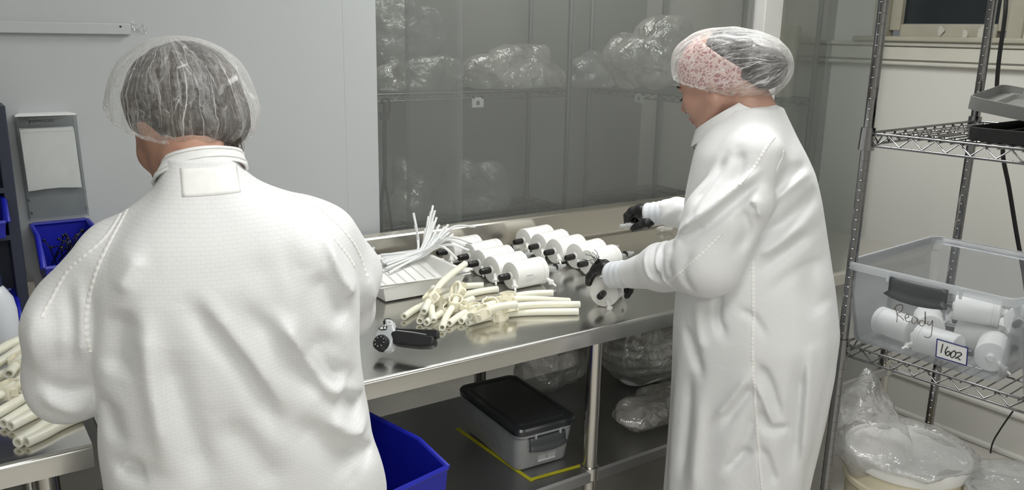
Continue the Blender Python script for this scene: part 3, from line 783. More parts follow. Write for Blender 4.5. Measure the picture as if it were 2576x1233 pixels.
def hand_field(P, ch, fr, grow=0.0, size=1.0):
    W, d, n, sd = fr
    R = np.stack([sd, d, n], 1)
    q = d_ell(P, W + d * .052 * size + n * .001, (.041 * size, .055 * size, .0165 * size), R)
    q = smin(q, d_cap(P, W - d * .03, W + d * .03, .0255 * size, .027 * size), .018)
    for pts, rs in ch:
        q = smin(q, d_chain(P, pts, rs, .004), .007)
    return q - grow
FOLD = 1.8
def fold_field(A, B, folds):
    """cloth folds: valleys (+) and ridges (-) along lines in the cloth's own plane"""
    out = np.zeros(A.shape)
    for pts, wd, dep in folds:
        pp = smooth_path([(p[0], p[1], 0) for p in pts], 12); pp = [(p[0], p[1]) for p in pp]
        xs = [p[0] for p in pp]; ys = [p[1] for p in pp]; w3 = wd * 2.8
        m = np.nonzero((A > min(xs) - w3) & (A < max(xs) + w3) & (B > min(ys) - w3) & (B < max(ys) + w3))[0]
        if not len(m): continue
        d, t = d_poly2(A[m], B[m], pp)
        env = np.clip(np.minimum(t, 1 - t) * 5, 0.0, 1)
        out[m] += FOLD * dep * np.exp(-(d / wd) ** 2) * (.25 + .75 * env)
    return out
def ribbon_on(bvh, pts, cast, w=.0038, h=.0011, period=.010, n=110):
    """a stitched, puckered seam laid on cloth: points are cast along a direction onto the surface"""
    P_ = []; N_ = []
    for p in smooth_path(pts, n):
        hit = bvh.ray_cast(Vector(np.asarray(p) - np.asarray(cast) * .5), Vector(cast))
        if hit[0] is None: continue
        q = np.array(hit[0])
        if P_ and np.linalg.norm(q - P_[-1]) > .035:
            if len(P_) > 60: break
            P_ = []; N_ = []
        if P_ and np.linalg.norm(q - P_[-1]) < .0012: continue
        P_.append(q); N_.append(np.array(hit[1]))
    if len(P_) < 5: return None
    for _ in range(3): N_ = [N_[0]] + [(N_[k - 1] + 2 * N_[k] + N_[k + 1]) / 4 for k in range(1, len(N_) - 1)] + [N_[-1]]
    L_ = np.concatenate([[0], np.cumsum([np.linalg.norm(P_[k + 1] - P_[k]) for k in range(len(P_) - 1)])])
    hh = h * (1 + .45 * np.sin(L_ / period * 2 * PI)); ww = w * (1 + .10 * np.sin(L_ / period * 2 * PI + 1))
    return G().ribbon(P_, N_, ww, hh)
def gown_obj(name, f, lo, hi, h, mname, parent, cut=None, relax=2):
    V, Q = mesh_field(f, lo, hi, h, relax=relax)
    if cut is not None:
        keep = ~cut(V[Q].mean(1)); Q = Q[keep]
        used = np.unique(Q); mp = np.full(len(V), -1); mp[used] = np.arange(len(used)); V = V[used]; Q = mp[Q]
    me = field_mesh(name, V, Q)
    o = finish(name, me, mname, parent, world_space=False, smooth=180)
    return o, BVHTree.FromPolygons([tuple(v) for v in V], [tuple(q) for q in Q])
# ================================================================= the person at the left, seen from behind
FM = Frame(.365, 1.322, 14)
man = None
mH = np.array([-.047, .112, 1.503]); mR = rotm(math.radians(24), math.radians(26), math.radians(-6))
m_tab = [(.20, -.205, .205, -.135, .20), (.55, -.215, .235, -.15, .205), (.838, -.217, .252, -.152, .205), (.94, -.213, .234, -.156, .205), (1.04, -.208, .214, -.162, .20),
         (1.10, -.205, .207, -.165, .19), (1.20, -.200, .205, -.168, .175), (1.28, -.190, .198, -.163, .16), (1.34, -.160, .172, -.145, .12), (1.375, -.128, .125, -.124, .085), (1.405, -.096, .058, -.103, .065), (1.43, -.086, .036, -.088, .06), (1.462, -.072, .022, -.066, .055)]
mSL, mEL, mWL = (-.162, .005, 1.295), (-.238, .035, 1.108), (-.10, .29, 1.04)
mSR, mER, mWR = (.150, .005, 1.315), (.196, .085, 1.168), (.11, .30, 1.06)
m_folds = []
def mf(px, wd, dep): m_folds.append(([tuple(FM.onw(x, y, -.165)[[0, 2]]) for x, y in px], wd, dep))
mf([(480, 770), (551, 860), (604, 920), (660, 1010), (705, 1090)], .015, .010)
mf([(520, 760), (590, 850), (640, 915), (700, 1010)], .012, -.006)
mf([(610, 770), (690, 870), (760, 950), (815, 1010)], .018, .010)
mf([(700, 800), (735, 846), (785, 920), (830, 980), (925, 1042)], .012, -.012)
mf([(760, 860), (800, 915), (835, 958), (880, 985)], .016, .012)
mf([(860, 1000), (900, 1045), (935, 1085)], .014, .010)
mf([(830, 1060), (890, 1110), (950, 1125)], .012, -.008)
mf([(318, 800), (300, 900), (288, 985)], .020, .009)
mf([(290, 760), (320, 700), (345, 660)], .012, -.006)
mf([(355, 800), (372, 920), (392, 1040), (420, 1180)], .016, -.008)
mf([(420, 880), (450, 1000), (490, 1120), (520, 1230)], .020, .008)
mf([(300, 1212), (330, 1220), (365, 1210)], .016, .010)
mf([(255, 1060), (275, 1110), (290, 1160)], .014, .008)
mf([(835, 610), (862, 690), (893, 745), (912, 765)], .009, -.008)
mf([(800, 700), (840, 780), (885, 830)], .016, .009)
mf([(720, 620), (770, 740), (800, 850), (860, 910)], .016, .006)
mf([(560, 1060), (640, 1150), (700, 1233)], .022, .006)
mf([(740, 1060), (830, 1150), (900, 1225)], .020, .008)
mf([(880, 1165), (930, 1190), (965, 1215)], .012, .008)
mf([(640, 640), (690, 760), (730, 840)], .022, .004)
m_sl = []
def msl(px, wd, dep): m_sl.append(([tuple(FM.onw(x, y, -.03)[[0, 2]]) for x, y in px], wd, dep))
msl([(120, 965), (170, 975), (235, 972)], .010, .010)
msl([(105, 990), (150, 1015), (215, 1040)], .012, -.006)
msl([(175, 730), (185, 820), (180, 920)], .010, .006)
msl([(205, 700), (212, 800), (215, 880)], .008, -.005)
msl([(140, 760), (145, 840), (150, 930)], .012, .005)
msl([(95, 760), (80, 840), (95, 940)], .012, -.004)
msl([(915, 740), (935, 800), (925, 860)], .010, .006)
msl([(930, 690), (945, 760), (950, 820)], .008, -.005)
def on_cloth(P, d, side, A, B, folds, ramp):
    """folds only where the cloth is (near the surface, on the given side)"""
    k = np.clip(ramp, 0, 1); m = np.nonzero((k > 0) & (np.abs(d) < .03))[0]; out = np.zeros(len(P))
    if len(m): out[m] = fold_field(A[m], B[m], folds) * k[m]
    return d + out
def man_gown(P):
    d = d_stack(P, m_tab, 2.7)
    d = smin(d, d_cap(P, (-.02, .0, 1.37), (.105, .01, 1.340), .06, .052), .035)
    d = smin(d, d_cap(P, (-.02, .0, 1.37), (-.140, .01, 1.312), .06, .052), .035)
    aL = d_chain(P, [mSL, (-.217, .015, 1.205), mEL, mWL], [.060, .076, .068, .046], .02)
    aR = d_chain(P, [mSR, (.190, .045, 1.235), mER, mWR], [.060, .064, .055, .046], .02)
    arms = np.minimum(aL, aR)
    if len(m_sl):
        arms = on_cloth(P, arms, 0, P[:, 0], P[:, 2], m_sl, .5 - P[:, 1] * 8)
    d = smin(d, arms, .004 + .030 * np.clip((P[:, 2] - 1.17) / .14, 0, 1))
    d = on_cloth(P, d, 0, P[:, 0], P[:, 2], m_folds, .2 - P[:, 1] * 8)
    d = d + .0028 * np.sin(P[:, 0] * 31 + 2.2 * np.sin(P[:, 2] * 7 + 1)) * np.clip((1.2 - P[:, 2]) * 4, 0, 1)
    d = d + .0022 * np.sin(P[:, 2] * 42 + P[:, 0] * 25 + 2 * np.sin(P[:, 1] * 23)) * np.clip((np.abs(P[:, 0]) - .17) * 20, 0, 1)
    d = smax(d, -d_cap(P, (-.022, -.005, 1.405), (-.040, .06, 1.56), .052, .056), .008)          # neck opening
    return d
def man_body(P):
    Q = ((P - mH.astype(np.float32)) @ mR.astype(np.float32))
    d = head_field(Q)
    d = smin(d, d_cap(P, (-.022, -.008, 1.37), (-.040, .070, 1.50), .049, .056), .025)
    tab = [(r[0], r[1] + .03, r[2] - .03, r[3] + .03, r[4] - .03) for r in m_tab if r[0] > .8]
    d = smin(d, d_stack(P, tab, 2.3), .03)
    d = smin(d, d_chain(P, [mSL, (-.21, .0, 1.22), mEL, mWL], [.050, .048, .040, .028], .02), .02)
    d = smin(d, d_chain(P, [mSR, (.190, .045, 1.235), mER, mWR], [.050, .046, .038, .028], .02), .02)
    for s in (-1, 1):
        d = smin(d, d_chain(P, [(s * .10 + .01, .02, .85), (s * .105 + .01, .03, .47), (s * .11 + .01, .0, .09)], [.095, .062, .042], .02), .03)
        d = smin(d, d_chain(P, [(s * .11 + .01, -.01, .06), (s * .125 + .01, .15, .04)], [.045, .038], .02), .02)
    d = smin(d, hand_field(P, *mhL, grow=-.0022), .012); d = smin(d, hand_field(P, *mhR, grow=-.0022), .012)
    return d
mhL = hand_points(mWL, (.45, .8, -.25), (0, -.1, -1), (1, 0, 0), [(.5, .5, .3)] * 4)
mhR = hand_points(mWR, (-.45, .8, -.25), (0, -.1, -1), (-1, 0, 0), [(.5, .5, .3)] * 4)
V, Q = mesh_field(man_body, (-.40, -.24, -.005), (.40, .48, 1.72), .005, relax=2)
man = finish('person', field_mesh('person', V, Q), 'skin', None, smooth=180)
man.matrix_basis = FM.M
tag(man, 'person seen from behind in a white gown and bouffant cap, bent over the left table', 'person')
mg, mbvh = gown_obj('gown', man_gown, (-.36, -.26, .18), (.36, .40, 1.50), .0042, 'gown_back', man, cut=lambda c: c[:, 2] < .205, relax=3)
# collar: a standing band with stitched lines
def collar(parent, pts_low, pts_high, mname, thick=.004):
    g = G(); n = len(pts_low); vs = []; fs = []
    cen = np.mean(pts_low, 0)
    rows = []
    for t in (0, .12, .5, .88, 1.0):
        rows.append([np.asarray(a) * (1 - t) + np.asarray(b) * t for a, b in zip(pts_low, pts_high)])
    def out(p): q = p - cen; q[2] = 0; return q / (np.linalg.norm(q) + 1e-9)
    lay = [[p + out(p.copy()) * thick for p in r] for r in rows] + [[p - out(p.copy()) * .001 for p in r] for r in rows[::-1]]
    for r in lay: vs += r
    m = len(lay)
    for i in range(m):
        for j in range(n - 1):
            a = i * n + j; b = ((i + 1) % m) * n + j
            fs.append((a, a + 1, b + 1, b))
    fs += [tuple(i * n for i in range(m)), tuple(i * n + n - 1 for i in range(m))[::-1]]
    return g.add(vs, fs).obj('collar', mname, parent, world_space=False, smooth=60, recalc=True)
def ring(c, ru, rw, tilt, a0, a1, n=40, roll=0.0):
    out = []
    for a in np.linspace(a0, a1, n):
        u, w_ = math.sin(a) * ru, -math.cos(a) * rw
        out.append(np.array([c[0] + u, c[1] + w_ * math.cos(tilt), c[2] - w_ * math.sin(tilt) + roll * u]))
    return out
cl = collar(mg, ring((-.028, .0, 1.428), .067, .071, .45, -2.7, 2.7, roll=.13), ring((-.021, .006, 1.459), .053, .060, .36, -2.6, 2.6, roll=.06), 'gown_plain')
for t in (.25, .8):
    pts = [a * (1 - t) + b * t for a, b in zip(ring((-.028, .0, 1.428), .0712, .0752, .45, -2.6, 2.6, roll=.13), ring((-.021, .006, 1.459), .0572, .0642, .36, -2.5, 2.5, roll=.06))]
    L_ = 0; rs = [.0011 * (1 + .35 * math.sin(i * 2.1)) for i in range(len(pts))]
    G().tube(pts, rs, 6).obj('stitching', 'seam_white', mg, world_space=False, smooth=180)
# raglan and sleeve seams
def mseam(px, w_=.0038, w=-.1, n=200):
    pts = [FM.onw(x, y, w) for x, y in px]
    pts = [np.array([p[0], -.10, p[2]]) for p in pts]
    g_ = ribbon_on(mbvh, pts, (0, 1, 0), w=w_, n=n)
    if g_: g_.obj('seam', 'seam_white', mg, world_space=False, smooth=180)
mseam([(398, 470), (335, 530), (300, 575), (262, 640), (235, 700), (215, 780), (212, 850), (222, 905)])
mseam([(300, 560), (255, 620), (200, 670), (150, 720), (110, 790), (90, 830)], .0034)
mseam([(625, 418), (650, 448), (690, 466), (740, 500), (790, 545), (840, 600), (880, 650), (905, 690)])
mseam([(790, 530), (840, 560), (885, 605), (925, 665), (950, 730)], .003)
# sewn patch under the collar
g = G(); nn, mm = 14, 8; vs = []; fs = []
c4 = [(452, 436), (602, 430), (609, 492), (458, 503)]
for i in range(nn + 1):
    for j in range(mm + 1):
        s, t = i / nn, j / mm
        x = (c4[0][0] * (1 - s) + c4[1][0] * s) * (1 - t) + (c4[3][0] * (1 - s) + c4[2][0] * s) * t
        y = (c4[0][1] * (1 - s) + c4[1][1] * s) * (1 - t) + (c4[3][1] * (1 - s) + c4[2][1] * s) * t
        p = FM.onw(x, y, -.115); hit = mbvh.ray_cast(Vector((p[0], -.5, p[2])), Vector((0, 1, 0)))
        q = hit[0] if hit[0] is not None else Vector((p[0], -.11, p[2]))
        vs.append((q[0], q[1] - .0003, q[2]))
for i in range(nn):
    for j in range(mm): fs.append((i * (mm + 1) + j, (i + 1) * (mm + 1) + j, (i + 1) * (mm + 1) + j + 1, i * (mm + 1) + j + 1))
pt = g.add(vs, fs).obj('patch', 'seam_white', mg, world_space=False, smooth=30)
md = pt.modifiers.new('thick', 'SOLIDIFY'); md.thickness = .0005
# hair and cap
mHC = np.array([-.050, .118, 1.528])
def man_hair(P):
    Q_ = (P - mHC.astype(np.float32)) @ mR.astype(np.float32)
    d = d_ell(Q_, (0, -.012, .006), (.089, .108, .086))
    d = smin(d, d_ell(Q_, (.0, -.055, -.052), (.074, .050, .057)), .03)
    d = smax(d, Q_[:, 1] - .062 - .25 * (Q_[:, 2]), .01)
    return d + crumple(P, .0022, 95, 5, 3)
hh, _ = gown_obj('hair', man_hair, (-.19, -.08, 1.40), (.09, .28, 1.70), .0035, 'hair_grey', man)
g = G()
for i in range(26):                          # loose strands at the nape
    x0, y0 = random.uniform(560, 606), random.uniform(338, 352)
    a = FM.onw(x0, y0, .02); b = FM.onw(x0 + random.uniform(-12, 18), y0 + random.uniform(30, 66), .012); mid = (a + b) / 2 + np.array([random.uniform(-.004, .008), -.004, 0])
    g.tube(smooth_path([a, mid, b], 6), .00035, 4)
tag(g.obj('stray_hair', 'hair_grey', man, world_space=False, smooth=180), kind='stuff')
net_mat('net_back', (-.046, .112, 1.50), 0.0, see=.87)
def man_net(P):
    Q_ = (P - mHC.astype(np.float32)) @ mR.astype(np.float32)
    d = d_ell(P, mHC + np.array([.004, -.004, .010]), (.113, .127, .098))
    d = smin(d, d_ell(P, mHC + np.array([.032, -.03, -.018]), (.082, .10, .058)), .03)
    d = smin(d, d_ell(P, mHC + np.array([-.045, .0, -.03]), (.062, .10, .058)), .03)
    th = np.arctan2(P[:, 0] - mHC[0], P[:, 1] - mHC[1]); lowr = np.clip((mHC[2] + .05 - P[:, 2]) * 10, 0, 1)
    d = d + .0032 * np.sin(th * 19 + 2 * np.sin(P[:, 2] * 30)) * lowr + crumple(P, .0022, 48, 5, 11)
    return d
net_n = np.array([.20, -.35, .90]); net_n /= np.linalg.norm(net_n)
net_p = FM.onw(490, 362, .03)
V, Q = mesh_field(man_net, (-.20, -.10, 1.38), (.11, .30, 1.69), .003, relax=1)
keep = ((V[Q].mean(1) - net_p) @ net_n) > 0
Qk = Q[keep]; us = np.unique(Qk); mp = np.full(len(V), -1); mp[us] = np.arange(len(us)); Vk = V[us]
net = finish('bouffant_cap', field_mesh('bouffant_cap', Vk, mp[Qk]), 'net_back', man, world_space=False, smooth=180)
def band(parent, Vv, p0, nrm, cen, r=.0026, n=120, scal=.35):
    """gathered elastic edge round the open rim"""
    dd = np.abs((Vv - p0) @ nrm) < .006
    S_ = Vv[dd]; ax = np.cross(nrm, [0, 1, 0]); ax /= np.linalg.norm(ax); ay = np.cross(nrm, ax)
    th = np.arctan2((S_ - cen) @ ax, (S_ - cen) @ ay); pts = []
    for a in np.linspace(-PI, PI, n, endpoint=False):
        m_ = np.abs((th - a + PI) % (2 * PI) - PI) < .12
        if m_.sum() < 2: continue
        pts.append(S_[m_].mean(0) + nrm * (.0012 * math.sin(a * 41)))
    return G().tube(pts, [r * (1 + scal * math.sin(i * 1.9)) for i in range(len(pts))], 6, closed=True).obj('elastic_band', 'net_back', parent, world_space=False, smooth=180)
band(net, Vk, net_p, net_n, net_p + 0 * net_n + np.array([0, .12, .05]))
for mh in (mhL, mhR):
    pts = np.array([p for c, _ in mh[0] for p in c])
    gl, _ = gown_obj('glove', lambda P, mh=mh: hand_field(P, *mh, grow=.001), pts.min(0) - .05, pts.max(0) + .05, .003, 'glove_black', man, relax=1)
for s in (-1, 1):
    G().sphere((s * .112 + .01, .05, .04), (.055, .15, .042), 14, 8).obj('shoe', 'shoe_dark', man, world_space=False, smooth=180)
# ================================================================= the person at the right, in profile
FW = Frame(1.731, 1.339, -25)
wH = np.array([.0, .172, 1.543]); wR = rotm(math.radians(25), math.radians(-7)); WS = 1.0
w_tab = [(.24, -.235, 0.188, -.145, .213), (.38, -.228, 0.182, -.15, .213), (.50, -.222, 0.178, -.159, .213), (.677, -.22, 0.176, -.177, .213), (.811, -.22, 0.176, -.188, .216), (.928, -.22, 0.176, -.189, .222),
         (1.038, -.200, 0.170, -.164, .225), (1.154, -.178, .203, -.128, .226), (1.251, -.172, .195, -.104, .226), (1.318, -.168, .183, -.083, .216), (1.374, -.158, .158, -.054, .206), (1.435, -.112, .112, -.016, .185), (1.478, -.070, .070, .012, .140)]
wEl = FW.onu(1772, 658, -.222); wFm = FW.dloc(1668, 672, 2.17); wSe = FW.dloc(1592, 688, 2.28); wWr = FW.dloc(1541, 692, 2.335)
wArmN = [(-.140, .030, 1.372), (-.200, .080, 1.235), tuple(wEl), tuple(wFm), tuple(wSe)]
fSe = FW.dloc(1690, 533, 2.455); fWr = FW.dloc(1640, 538, 2.485); fEl = np.array([.205, .20, 1.14])
wArmF = [(.120, .07, 1.335), (.185, .12, 1.21), tuple(fEl), tuple(fSe)]
w_f = []; w_s = []
def wf_(px, wd, dep): w_f.append(([tuple(FW.onu(x, y, -.2)[[1, 2]]) for x, y in px], wd, dep))
def ws_(px, wd, dep): w_s.append(([tuple(FW.onu(x, y, -.27)[[1, 2]]) for x, y in px], wd, dep))
wf_([(1925, 500), (1950, 470), (1985, 430)], .014, .010)
wf_([(1915, 530), (1960, 490), (2000, 450)], .010, -.006)
wf_([(1890, 608), (1944, 578), (2000, 530), (2020, 500)], .016, .012)
wf_([(1900, 650), (1950, 620), (2000, 580)], .012, -.007)
wf_([(1905, 690), (1960, 650), (2010, 610)], .014, .008)
wf_([(1807, 735), (1806, 800), (1826, 842)], .012, .010)
wf_([(1720, 830), (1745, 890), (1765, 940)], .014, .010)
wf_([(1750, 760), (1760, 830), (1775, 880)], .014, -.006)
wf_([(1908, 915), (1935, 970), (1958, 1070)], .012, .010)
wf_([(1906, 960), (1930, 1010), (1945, 1060)], .009, -.006)
wf_([(1912, 1030), (1930, 1075), (1972, 1092)], .011, .011)
wf_([(1898, 965), (1865, 1010), (1825, 1065)], .012, .009)
wf_([(1896, 930), (1850, 990), (1800, 1050)], .010, -.006)
wf_([(1900, 1040), (1880, 1100), (1850, 1160)], .012, .007)
wf_([(2004, 930), (1992, 1060), (1980, 1200)], .014, .009)
wf_([(2030, 900), (2020, 1050), (2005, 1200)], .012, -.007)
wf_([(1915, 1120), (1930, 1180), (1940, 1233)], .012, .008)
wf_([(1735, 960), (1725, 1080), (1712, 1200)], .014, .008)
wf_([(1770, 1000), (1760, 1120), (1750, 1233)], .016, -.006)
wf_([(1830, 1180), (1860, 1150), (1895, 1130)], .012, .008)
wf_([(1860, 780), (1895, 800), (1925, 845)], .010, .005)
wf_([(2005, 680), (2020, 760), (2050, 820)], .018, .008)
wf_([(2030, 560), (2040, 650), (2065, 740)], .018, .006)
wf_([(1930, 740), (1985, 700), (2030, 690)], .014, .005)
ws_([(1706, 585), (1745, 555), (1795, 518), (1850, 470), (1888, 440)], .010, -.011)
ws_([(1725, 600), (1790, 560), (1850, 505), (1890, 470)], .012, .011)
ws_([(1830, 480), (1845, 430), (1840, 390)], .012, .008)
ws_([(1740, 520), (1780, 465), (1805, 400)], .010, .008)
ws_([(1755, 545), (1770, 500), (1800, 440)], .009, -.005)
ws_([(1880, 505), (1900, 520), (1905, 560)], .010, -.008)
ws_([(1855, 525), (1870, 580), (1850, 640)], .012, .008)
ws_([(1935, 400), (1945, 440), (1935, 480)], .010, .008)
ws_([(1640, 635), (1650, 680), (1640, 715)], .008, .007)
ws_([(1610, 640), (1625, 690), (1655, 730)], .008, .006)
ws_([(1690, 610), (1680, 660), (1690, 700)], .010, .006)
ws_([(1625, 640), (1640, 690), (1675, 735)], .006, -.005)
ws_([(1585, 650), (1600, 700), (1625, 728)], .006, -.005)
ws_([(1750, 620), (1730, 680), (1750, 735)], .012, .005)
def w_gown(P):
    d = d_stack(P, w_tab, 2.25)
    for s in (-1, 1): d = smin(d, d_cap(P, (s * .02, .055, 1.435), (s * .125, .035, 1.375 if s < 0 else 1.335), .05, .062 if s < 0 else .045), .035)
    aN = d_chain(P, wArmN, [.066, .080, .078, .058, .041], .03)
    aN = smin(aN, d_cap(P, (-.185, .015, 1.28), np.array(wEl) + np.array([0, -.025, -.0]), .050, .06), .04)
    aN = on_cloth(P, aN, 0, P[:, 1], P[:, 2], w_s, .3 - (P[:, 0] + .07) * 10)
    aF = d_chain(P, wArmF, [.066, .078, .066, .042], .03)
    aF = aF + .003 * np.sin(P[:, 1] * 110 + 2 * np.sin(P[:, 2] * 60))
    d = on_cloth(P, d, 0, P[:, 1], P[:, 2], w_f, .2 - P[:, 0] * 8)
    d = d + .0028 * np.sin(np.arctan2(P[:, 0], P[:, 1] - .03) * 15 + 1.5 * np.sin(P[:, 2] * 7)) * np.clip((1.05 - P[:, 2]) * 3, 0, 1)
    d = smin(d, np.minimum(aN, aF), .0035 + .034 * np.clip((P[:, 2] - 1.235 - P[:, 1] * .3) / .11, 0, 1))
    d = smax(d, -d_cap(P, (0, .115, 1.41), (0, .165, 1.56), .066, .085), .008)
    return d
# near hand (left) grips the far end of the capsule; far hand (right) holds a small connector
K = lambda x, y, dep: FW.dloc(x, y, dep)
nHand = ([([K(1545, 690, 2.335), K(1518, 672, 2.345), K(1497, 680, 2.36), K(1484, 697, 2.37), K(1481, 712, 2.375)], [.016, .0145, .0125, .0115, .0092]),
          ([K(1548, 684, 2.36), K(1522, 664, 2.385), K(1507, 663, 2.40), K(1497, 674, 2.41), K(1494, 688, 2.415)], [.014, .0115, .0105, .0098, .008]),
          ([K(1556, 684, 2.36), K(1548, 672, 2.42), K(1552, 690, 2.455), K(1560, 712, 2.455), K(1568, 730, 2.44)], [.014, .0115, .0105, .0095, .008]),
          ([K(1560, 690, 2.34), K(1570, 688, 2.385), K(1577, 706, 2.395), K(1578, 722, 2.38), K(1577, 734, 2.365)], [.013, .0112, .0102, .0095, .008]),
          ([K(1566, 695, 2.32), K(1582, 698, 2.345), K(1588, 716, 2.352), K(1584, 732, 2.345), K(1577, 745, 2.338)], [.012, .0105, .0095, .0088, .0075])], K(1545, 688, 2.335))
def nhand_field(P, grow=0.0):
    q = d_cap(P, K(1575, 690, 2.30), K(1537, 684, 2.345), .027, .026)
    q = smin(q, d_cap(P, K(1540, 684, 2.345), K(1545, 686, 2.375), .023, .020), .012)
    for pts, rs in nHand[0]: q = smin(q, d_chain(P, pts, rs, .004), .007)
    return q - grow
fHand = ([([K(1640, 536, 2.49), K(1612, 527, 2.50), K(1592, 534, 2.51), K(1580, 547, 2.515), K(1577, 560, 2.515)], [.014, .0125, .0108, .0098, .008]),
          ([K(1640, 532, 2.50), K(1612, 524, 2.525), K(1590, 530, 2.535), K(1577, 543, 2.535), K(1576, 557, 2.53)], [.014, .0122, .0106, .0096, .008]),
          ([K(1640, 532, 2.52), K(1616, 524, 2.55), K(1598, 532, 2.56), K(1590, 546, 2.555), K(1590, 558, 2.545)], [.014, .0118, .0102, .0092, .0078]),
          ([K(1644, 536, 2.53), K(1622, 530, 2.57), K(1608, 540, 2.58), K(1602, 552, 2.57), K(1602, 562, 2.56)], [.013, .0108, .0094, .0086, .0072]),
          ([K(1640, 552, 2.475), K(1626, 562, 2.47), K(1611, 568, 2.475), K(1600, 572, 2.485), K(1593, 576, 2.49)], [.016, .0148, .0125, .011, .0088])], None)
def fhand_field(P, grow=0.0):
    q = d_cap(P, K(1652, 539, 2.48), K(1618, 536, 2.515), .025, .023)
    q = smin(q, d_cap(P, K(1640, 540, 2.49), K(1622, 535, 2.545), .024, .018), .012)
    for pts, rs in fHand[0]: q = smin(q, d_chain(P, pts, rs, .004), .007)
    return q - grow
def w_body(P):
    Q = ((P - wH.astype(np.float32)) @ wR.astype(np.float32)) / WS
    d = head_field(Q, .005) * WS
    d = smin(d, d_cap(P, (0, .035, 1.40), (0, .105, 1.52), .058, .054), .025)
    tab = [(r[0], r[1] + .035, r[2] - .035, r[3] + .04, r[4] - .05) for r in w_tab if r[0] > .75]
    d = smin(d, d_stack(P, tab, 2.2), .03)
    d = smin(d, d_chain(P, [wArmN[0], wArmN[1], wArmN[2], tuple(wFm), tuple(wWr)], [.045, .044, .040, .034, .025], .02), .02)
    d = smin(d, d_chain(P, [wArmF[0], wArmF[1], wArmF[2], tuple(fWr)], [.045, .044, .038, .024], .02), .02)
    for s in (-1, 1):
        d = smin(d, d_chain(P, [(s * .09, .02, .80), (s * .09, .02, .45), (s * .09, .0, .09)], [.09, .058, .038], .02), .03)
        d = smin(d, d_chain(P, [(s * .09, -.01, .055), (s * .10, .13, .04)], [.04, .034], .02), .02)
    d = smin(d, nhand_field(P, -.0025), .012); d = smin(d, fhand_field(P, -.0025), .012)
    return d
V, Q = mesh_field(w_body, (-.30, -.24, -.005), (.32, .56, 1.70), .0045, relax=1)
me = field_mesh('person', V, Q)
wom = finish('person', me, ['skin_pale', 'lip_skin'], None, smooth=180)
wom.matrix_basis = FW.M
tag(wom, 'person in profile in a long white gown and bouffant cap, gripping a capsule', 'person')
q_ = ((V[Q].mean(1) - wH) @ wR) / WS
lip = (np.abs(q_[:, 0]) < .021) & (q_[:, 1] > .088) & (q_[:, 2] > -.0825) & (q_[:, 2] < -.0605)
me.polygons.foreach_set('material_index', lip.astype(np.int32)); me.update()
wg, wbvh = gown_obj('gown', w_gown, (-.34, -.24, .22), (.34, .50, 1.52), .0042, 'gown_side', wom, cut=lambda c: c[:, 2] < .245, relax=2)
collar(wg, ring((0, .121, 1.430), .090, .116, .52, -2.95, 2.95), ring((0, .145, 1.462), .070, .084, .62, -2.9, 2.9), 'gown_plain')
def wseam(px, w_=.0042, u=-.2, n=220):
    pts = [FW.onu(x, y, u) for x, y in px]; pts = [np.array([-.15, p[1], p[2]]) for p in pts]
    g_ = ribbon_on(wbvh, [p - np.array([.3, 0, 0]) for p in pts], (1, 0, 0), w=w_, n=n)
    if g_: g_.obj('seam', 'seam_white', wg, world_space=False, smooth=180)
wseam([(1952, 332), (1930, 385), (1908, 425), (1890, 450)], u=-.15)
wseam([(1954, 332), (1964, 362), (1966, 395), (1958, 430)], .003, u=-.15)
wseam([(1815, 588), (1780, 625), (1740, 662), (1700, 695), (1665, 722)], u=-.285)
wseam([(1879, 612), (1888, 680), (1893, 760), (1897, 850), (1900, 950), (1906, 1080), (1918, 1233), (1922, 1290)], n=400, w_=.0046)
# snap on the collar flap
sp_ = FW.onu(1750, 369, -.035)
hit = wbvh.ray_cast(Vector((-.6, sp_[1], sp_[2])), Vector((1, 0, 0)))
sq = np.array(hit[0]) if hit[0] is not None else sp_
G().tube([sq + np.array([-.003, .0055 * math.cos(a), .0055 * math.sin(a)]) for a in np.linspace(0, 2 * PI, 17)[:-1]], .0013, 6, closed=True).obj('snap', 'chrome', wg, world_space=False, smooth=180)
# knit cuffs
for a, b, ra, rb in ((wSe + (wSe - wWr) * .2, wWr + (wWr - wSe) * .15, .0385, .0345), (fSe + (fSe - fWr) * .1, fWr + (fWr - fSe) * .32, .0350, .0315)):
    pts = [a + (b - a) * t for t in np.linspace(0, 1, 24)]
    rs = [ra + (rb - ra) * t + (.0012 if 0.02 < t < .98 else -.001) + .0009 * math.sin(t * 30) for t in np.linspace(0, 1, 24)]
    G().tube(pts, rs, 40, hollow=.9).obj('cuff', 'knit_cuff', wg, world_space=False, smooth=60)
for fld, pts in ((nhand_field, nHand[0]), (fhand_field, fHand[0])):
    ap = np.array([p for c, _ in pts for p in c])
    gown_obj('glove', lambda P, fld=fld: fld(P, .0012) + crumple(P, .0006, 160, 4, 5), ap.min(0) - .06, ap.max(0) + .06, .0024, 'glove_black', wom, relax=1)
